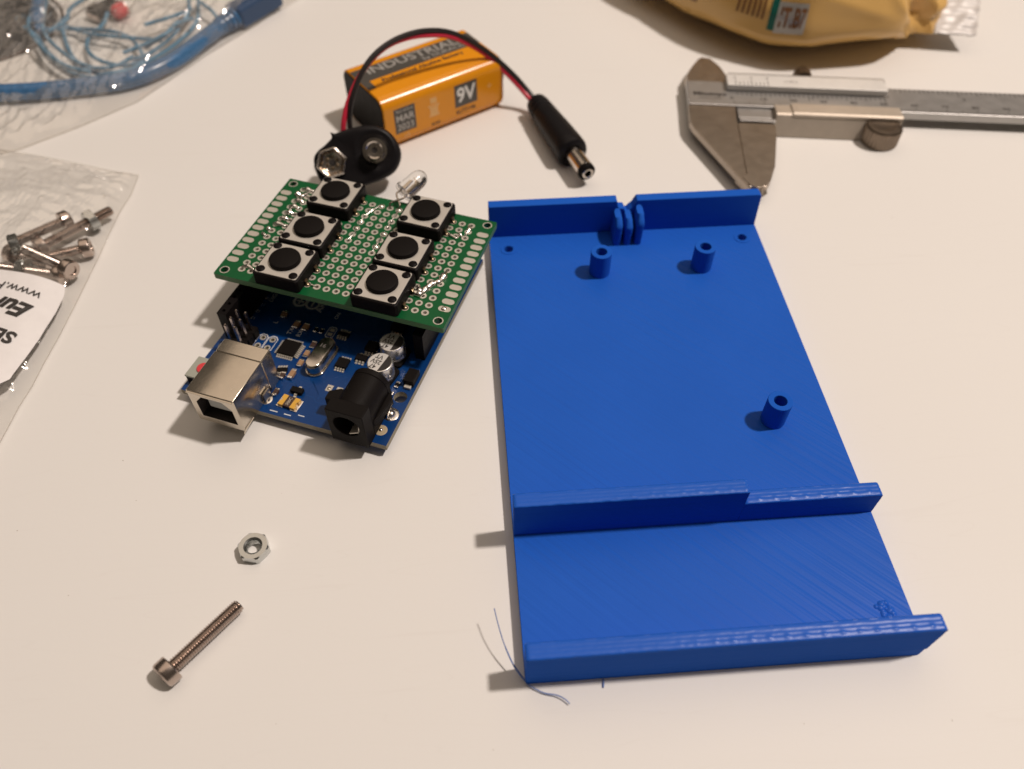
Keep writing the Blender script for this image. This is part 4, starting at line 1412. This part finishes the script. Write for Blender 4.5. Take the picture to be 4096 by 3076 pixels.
lab = [shift(*q) for q in lab]
bm = bmesh.new()
vv = [bm.verts.new((x, y, 0)) for x, y in lab]
bm.faces.new(vv)
bmesh.ops.triangulate(bm, faces=bm.faces[:])
for _ in range(4):
    bmesh.ops.subdivide_edges(bm, edges=bm.edges[:], cuts=1, use_grid_fill=True)
bm.verts.index_update()
MB().add([(v.co.x - L2[0], v.co.y - L2[1], hl_(v.co.x, v.co.y)) for v in bm.verts], [[v.index for v in f.verts] for f in bm.faces]).build('sticker', 'label', bag2, smooth=60)
bm.free()
mb = MB()
tdir_ = Vector((-0.952, 0.305, 0))
for body, size, x, y, bold, sh in (("www.Po", 4.0, -120.2, 109.2, 0.0, 0.0), ("Euro", 6.6, -121.3, 103.6, 0.035, 0.25), ("SET", 5.0, -122.3, 94.4, 0.03, 0.0)):
    x, y = shift(x, y)
    vs, fs = text_geo(body, bold, sh, 'LEFT')
    ty = Vector((-0.305, -0.952, 0))
    out = []
    for a, c in vs:
        q = Vector((x, y, 0)) + tdir_ * a * size + ty * c * size
        out.append((q.x - L2[0], q.y - L2[1], hl_(q.x, q.y) + 0.3))
    mb.add(out, fs)
mb.build('lettering', 'ink', bag2, smooth=0)

# ------------------------------------------------------------------ clear bag with cable and thin wires (rear left)
bag1 = thing('cable_bag', 'large clear plastic bag holding a blue cable and coiled thin wires', 'plastic bag', (-130, 235, 0))
L1 = (-130, 235)
edge1 = [(-66, 280), (-82, 258), (-99.0, 234.6), (-108.5, 219), (-117.0, 205.6), (-132, 192.4), (-148.3, 180.5), (-170, 172), (-235, 190), (-235, 330), (-66, 330)]


def h1(x, y, d):
    base = 9.0 * (1 - math.exp(-d / 2.0))
    far = max(0, 225 - y - 0.25 * (x + 130)) / 40
    base *= max(0.28, 1 - far)
    wr = 1.4 * crease(x, y, 0.07, 0.9, 5.0) ** 3 + 1.2 * crease(x, y, 0.2, -0.5, 2.0) ** 4 + 0.8 * crease(x, y, 0.45, 0.3, 6.0) ** 3
    rim = 1.2 * math.exp(-((x + 123 + 0.02 * (y - 200)) / 1.2) ** 2)
    return 0.3 + base + (wr + rim) * min(1, d / 4)


film('bag_film', bag1, edge1, (-150, 262), h1, 'bagfilm', 64, 560, L1)
mb = MB()
e_ = edge1[1:8]
mb.tube([(x - L1[0], y - L1[1], 0.35) for x, y in e_], 0.25, 6)
mb.build('side_seam', 'bagfilm', bag1)
cab = thing('usb_cable', 'thick translucent blue cable inside the rear clear bag', 'cable', (-120, 215, 0))
cpts = [(-215, 206, 3.2), (-190, 208, 3.2), (-165.7, 209.5, 3.2), (-149.5, 210.0, 3.2), (-134.5, 211.9, 3.2), (-123.0, 214.1, 3.2), (-114.8, 218.8, 3.3), (-107.0, 227.3, 3.4), (-99.6, 240.3, 3.6), (-94.6, 249.0, 3.9)]
cp = smooth_path(cpts, 6)
MB().tube([(q.x + 120, q.y - 215, q.z) for q in cp], 2.9, 16).build('cable_jacket', 'bluecable', cab)
mb = MB()
XC = axis((-94.6 + 120, 249.0 - 215, 4.0), (0.62, 0.78, 0.05))
mb.lathe([(3.0, -1), (3.3, 0), (3.3, 1.0), (2.9, 1.1), (2.9, 1.8), (3.4, 1.9), (3.5, 2.9), (3.0, 3.0), (3.0, 3.7), (3.7, 3.8), (3.8, 5.0), (3.2, 5.1), (3.2, 5.8), (4.0, 6.0), (4.0, 7.0)], 18, XC)
mb.build('strain_relief', 'bluecable', cab, smooth=30)
MB().box(-4.2, 4.2, -4.0, 4.0, 7, 29, XC).build('cable_plug', 'darkplug', cab, smooth=0, bevel=1.2)
coil = None
loops = [[(-168.0, 277.6), (-165.3, 263.1), (-162.0, 250.3), (-157.3, 241.0), (-150.0, 230.9), (-142.2, 223.0), (-133.6, 218.7), (-125.8, 219.5), (-119.6, 225.2), (-111, 240), (-106, 258), (-108, 275)],
         [(-155.4, 262.0), (-155.4, 257.0), (-152.6, 248.6), (-148.6, 239.4), (-143.2, 230.4), (-137.1, 223.5), (-130.9, 219.4), (-122, 222)],
         [(-139.9, 263.4), (-140.1, 258.1), (-141.8, 253.0), (-143.5, 247.9), (-141.9, 239.9), (-138.6, 232.9), (-134.1, 228.3), (-128.9, 226.5), (-124.2, 226.7), (-117.9, 230.5)],
         [(-168, 256), (-160.2, 254.4), (-151.2, 254.2), (-141.4, 251.4), (-132.4, 247.2), (-126.5, 242.7), (-122.1, 236.5), (-119.7, 229.6), (-121, 222)],
         [(-157, 258), (-150.4, 253.6), (-142.9, 247.9), (-134.1, 244.2), (-124.7, 242.0), (-114.6, 240.8)],
         [(-160, 250), (-154.3, 258.1), (-154.3, 265.6), (-151.9, 272.0), (-148.0, 280.4)],
         [(-110.8, 273.4), (-108.1, 260.0), (-108.8, 248.5), (-112.0, 239.7), (-117.9, 230.5), (-123.1, 228.0)],
         [(-108.1, 273.2), (-104.8, 266.3), (-99.7, 260.4), (-96.9, 255.9)],
         [(-166, 250), (-160.1, 244.1), (-154.0, 233.0), (-147.0, 225.1), (-139.9, 220.0), (-134, 218.0)],
         [(-122.0, 249), (-114.0, 256.0), (-107.0, 262)],
         [(-165.6, 276), (-163.3, 263.1), (-160.0, 251.3), (-155.3, 241.5), (-148.3, 231.9), (-141.0, 224.6), (-133.0, 220.2), (-126, 221.5), (-121, 226)],
         [(-170, 276), (-167.3, 263.1), (-164.2, 250.0), (-159.0, 240), (-151.4, 229.6), (-143.2, 221.6), (-134.0, 217.2)],
         [(-118, 231.5), (-112, 238), (-109.5, 245), (-104, 250.5)], [(-124, 226), (-116, 232), (-110.8, 240), (-109.4, 249)]]
mb = MB()
for i, l_ in enumerate(loops):
    z0 = 2.2 + 0.35 * i
    mb.tube([Vector((q.x + 140, q.y - 240, max(0.9, q.z))) for q in smooth_path([(x, y, z0 + 0.8 * math.sin(k * 1.1 + i)) for k, (x, y) in enumerate(l_)], 7)], 0.74, 8)
coil = mb.build('wire_coil', 'bluewire', None, (-140, 240, 0))
tag(coil, 'loose coil of thin pale blue wire inside the rear clear bag', 'wire')
sl = thing('thick_blue_lead', 'short thick blue lead standing upright in the picture at the left of the wire coil', 'cable', (-160, 250, 0))
MB().tube([(q.x + 160, q.y - 250, q.z) for q in smooth_path([(-170.5, 284, 6.4), (-166.2, 268, 6.2), (-163.2, 256, 5.6), (-160.6, 248.4, 5.0)], 6)], [2.3] * 13 + [2.2, 2.0, 1.8, 1.5, 1.2, 0.9], 14).build('cable_jacket', 'bluecable', sl)
# bits and pieces among the wires
rc = thing('red_capped_part', 'small red dome beside a black piece, under the rear clear bag', 'component', (-137, 266, 0))
MB().lathe([(2.7, 0), (2.7, 3.4), (2.5, 4.4), (1.9, 5.2), (1.0, 5.7), (0, 5.8)], 20, axis((2.0, 2.0, 3.0), (-0.5, -1, 0.1))).build('red_dome', 'red', rc)
MB().lathe([(3.0, 0), (3.0, 1.2), (2.7, 1.3)], 20, axis((2.2, 3.0, 3.05), (-0.5, -1, 0.1))).build('dome_rim', 'whitep', rc)
bk = thing('black_part', 'small rounded black piece left of the red dome in the rear clear bag', 'component', (-144, 265, 0))
MB().box(-5.2, 2.8, -2.0, 10, 0.2, 4.6, Matrix.Rotation(R(-38), 4, 'Z')).build('plastic_body', 'blackp', bk, smooth=0, bevel=1.2)
MB().box(-4.6, 2.2, -2.6, -1.9, 1.0, 3.6, Matrix.Rotation(R(-38), 4, 'Z')).build('metal_end', 'screwsteel', bk, smooth=0, bevel=0.2)
dk = thing('dark_part', 'tiny dark piece right of the red dome near the blue cable', 'component', (-111, 258, 0))
MB().box(-1.8, 1.6, -4, 6, 0.3, 3.2, Matrix.Rotation(R(-12), 4, 'Z')).build('plastic_body', 'darkbrown', dk, smooth=0, bevel=0.8)
MB().tube([(0, -4, 1.6), (0.4, -6.5, 1.4)], 0.3, 6, Matrix.Rotation(R(-12), 4, 'Z')).build('wire_leg', 'tin', dk)
bb = thing('dark_pouch', 'dark shiny pouch at the far left corner of the rear clear bag', 'pouch', (-185, 262, 0))
def pouch(u, v):
    a = 2 * math.pi * u
    k = v
    x, y = 24 * math.cos(a) * k, 26 * math.sin(a) * k
    z = 0.4 + 7.4 * (1 - k ** 3) + 1.4 * crease(x, y, 0.12, 0.8, 7) ** 2 * (1 - k ** 4)
    return (x * (1 + 0.06 * nz(x * .1, y * .1)), y, z)
MB().grid(pouch, 60, 18, closed_u=True).build('pouch_skin', 'blackr', bb, smooth=70)
MB().tube([(26 * math.cos(t), 28 * math.sin(t), 0.5) for t in [R(-70 + 8 * i) for i in range(16)]], 0.6, 8).build('pouch_hem', 'darkbrown', bb)

# ------------------------------------------------------------------ yellow packet (rear right)
pk = thing('yellow_packet', 'large yellow foil food packet with silvery crimped end', 'packet', (125, 262, 0))
PC = Vector((125.0, 262.0))
# outline of its widest girth: (x, y, height of the girth)
GI = [(168.0, 219.5, 6.0), (164, 220.5, 6.0), (158.5, 220.2, 6.6), (153, 213.5, 11), (147, 209.5, 14.0), (132, 208, 13.6), (119, 207.4, 13.6), (112, 208.6, 13.2), (104, 213.4, 12.0), (96, 219, 12.6), (87, 227, 12.8), (76, 245, 10.5), (64, 264, 12), (54, 290, 14), (60, 322, 16),
      (95, 345, 18), (140, 350, 18), (170, 330, 16), (182, 290, 12), (181, 262, 9), (176, 240, 7.5), (172.5, 227, 7.0)]
gp = smooth_path([Vector(q) for q in GI] + [Vector(GI[0])], 12)[:-1]
NG = len(gp)
gang = [math.atan2(q.y - PC.y, q.x - PC.x) for q in gp]


def packet(i, lat, off=0.0):
    """point on the packet over outline index i (may be fractional) at latitude lat in degrees"""
    i0 = int(math.floor(i)) % NG
    f_ = i - math.floor(i)
    q = gp[i0].lerp(gp[(i0 + 1) % NG], f_)
    r = Vector((q.x - PC.x, q.y - PC.y))
    t = R(lat)
    H = 46.0
    # the end near the seal is thin
    end = max(0, min(1, (q.x - 140) / 30)) if q.y < 262 else max(0, min(1, (q.x - 150) / 26)) * 0.6
    cs = max(0.0, math.cos(t)) ** (0.75 + 0.5 * end)
    up = q.z + (H - q.z) * math.sin(t) * (1 - 0.15 * end) if lat >= 0 else q.z * (1 + math.sin(t))
    rr = r * cs
    P = Vector((PC.x + rr.x, PC.y + rr.y, up))
    wob = 0.9 * nz(P.x * 0.06, P.y * 0.06, P.z * 0.06) + 0.9 * (crease(P.x, P.y * 0.4 + P.z * 1.3, 0.05, 0.9, 12) ** 2 - 0.4) * min(1, abs(lat) / 10) + min(1, end * 1.6) * (3.6 * crease(P.x, P.y * 0.5 + P.z * 1.6, 0.07, 0.7, 4) + 1.8 * crease(P.x, P.z * 1.8, 0.16, 2.0, 9) - 3.0) * min(1, max(0, (90 - abs(lat)) / 30)) * min(1, abs(lat) / 12)
    nrm_ = Vector((r.x, r.y, 0)).normalized() * math.cos(t) + Vector((0, 0, math.sin(t)))
    P = P + nrm_ * (wob + off)
    P.z = max(P.z, 0.05)
    return P


lats = [-90, -75, -60, -45, -32, -26, -20, -16, -12, -8, -4, 0, 2, 4, 6, 8, 10, 12, 14, 16, 18, 20, 22.5, 25, 27.5, 30, 33, 36, 39, 43, 50, 58, 67, 77, 89.5]
vs = []
for la_ in lats:
    for i in range(NG):
        q = packet(i, la_)
        vs.append((q.x - 125, q.y - 262, q.z))
fs = [(j * NG + i, j * NG + (i + 1) % NG, (j + 1) * NG + (i + 1) % NG, (j + 1) * NG + i) for j in range(len(lats) - 1) for i in range(NG)]
MB().add(vs, fs).build('foil_wrap', 'yellow', pk, smooth=60)
# crimped seal at the right end
def sealf(u, v):
    a = Vector((168.6, 219.6, 6.2)).lerp(Vector((176.0, 241.0, 15.0)), u)
    out = Vector((14.0, -3.0, 0.6))
    q = a + out * v
    q.z += 0.28 * math.sin(u * 46) * (0.35 + 0.65 * v) * min(1, v * 5) + 0.8 * nz(u * 5, v * 4, 3) + 1.0 * math.sin(u * 3.0) * v
    q += Vector((0.25, 0, 0)) * math.sin(u * 95) * (1 if v > 0.95 else 0)
    return (q.x - 125, q.y - 262, q.z)
def sealb(u, v):
    x, y, z = sealf(1 - u, v)
    return (x, y, z - 0.3)
mb = MB().grid(sealf, 90, 14)
mb.grid(sealb, 90, 14)
mb.build('crimped_seal', 'crimp', pk, smooth=60)


def on_packet(mb_, vs, fs, i0, lat0, di, dl, off):
    """wrap flat (x, y) millimetres round the packet from outline index i0 and latitude lat0"""
    out = []
    for x, y in vs:
        q = packet(i0 + x * di, lat0 + y * dl, off)
        out.append((q.x - 125, q.y - 262, q.z))
    mb_.add(out, fs)


def index_near(x, y):
    return min(range(NG), key=lambda i: (gp[i].x - x) ** 2 + (gp[i].y - y) ** 2)


def rect_grid(x0, x1, y0, y1, n1=8, n2=6):
    v_ = [(x0 + (x1 - x0) * i / n1, y0 + (y1 - y0) * j / n2) for j in range(n2 + 1) for i in range(n1 + 1)]
    f_ = [(j * (n1 + 1) + i, j * (n1 + 1) + i + 1, (j + 1) * (n1 + 1) + i + 1, (j + 1) * (n1 + 1) + i) for j in range(n2) for i in range(n1)]
    return v_, f_


# outline index falls as x falls along the front, so x grows to the right with negative steps
iL = index_near(119, 207.4)
step = -1.0 / ((gp[iL] - gp[(iL + 1) % NG]).length)
mb = MB()
on_packet(mb, *rect_grid(-20.7, -18.3, 0.6, 6.4, 6, 14), iL, 0, step, 3.0, 0.3)
mb.build('printed_panel', 'tealp', pk, smooth=60)
mb = MB()
on_packet(mb, *rect_grid(-18.3, -7.4, 0.2, 6.0, 24, 14), iL, 0, step, 3.0, 0.3)
mb.build('printed_panel', 'silver', pk, smooth=60)
mb = MB()
v_, f_ = text_geo("IT.B7", 0.03, 0, 'LEFT')
on_packet(mb, [(-17.4 + x * 4.4, 3.1 + y * 5.0) for x, y in v_], f_, iL, 0, step, 3.0, 0.65)
for k in range(6):
    on_packet(mb, *rect_grid(-32 + k * 1.7, -31.2 + k * 1.7, 2.2, 7.0, 2, 6), iL, 0, step, 3.0, 0.2)
on_packet(mb, *rect_grid(-32.2, -22.4, 7.0, 7.7, 14, 1), iL, 0, step, 3.0, 0.2)
v_, f_ = text_geo("BISCUITS", 0.03, 0, 'LEFT')
on_packet(mb, [(-36 + x * 3.0, 10.5 + y * 3.0) for x, y in v_], f_, iL, 0, step, 3.0, 0.2)
for k in range(5):
    on_packet(mb, *rect_grid(-62 + k * 4.6, -60.6 + k * 4.6, 1.2, 5.5, 2, 6), iL, 0, step, 3.0, 0.2)
on_packet(mb, *rect_grid(-62, -48, 5.0, 5.6, 14, 1), iL, 0, step, 3.0, 0.2)
mb.build('lettering', 'brownp', pk, smooth=60)

# ------------------------------------------------------------------ dust specks on the table
mb = MB()
rnd = random.Random(11)
for i in range(34):
    x, y = rnd.uniform(-110, 150), rnd.uniform(-30, 230)
    r = rnd.choice((0.08, 0.1, 0.13, 0.16))
    if -1 < x < 78 and -1 < y < 128:
        continue
    mb.lathe([(r, 0.01), (r * 0.7, r * 0.4), (0, r * 0.5)], 6, T(x, y, 0) @ Matrix.Rotation(rnd.uniform(0, 3), 4, 'Z') @ Matrix.Diagonal((rnd.uniform(1, 2.6), 0.8, 1, 1)))
mb.build('dust_specks', 'dust', kind='stuff', smooth=40)
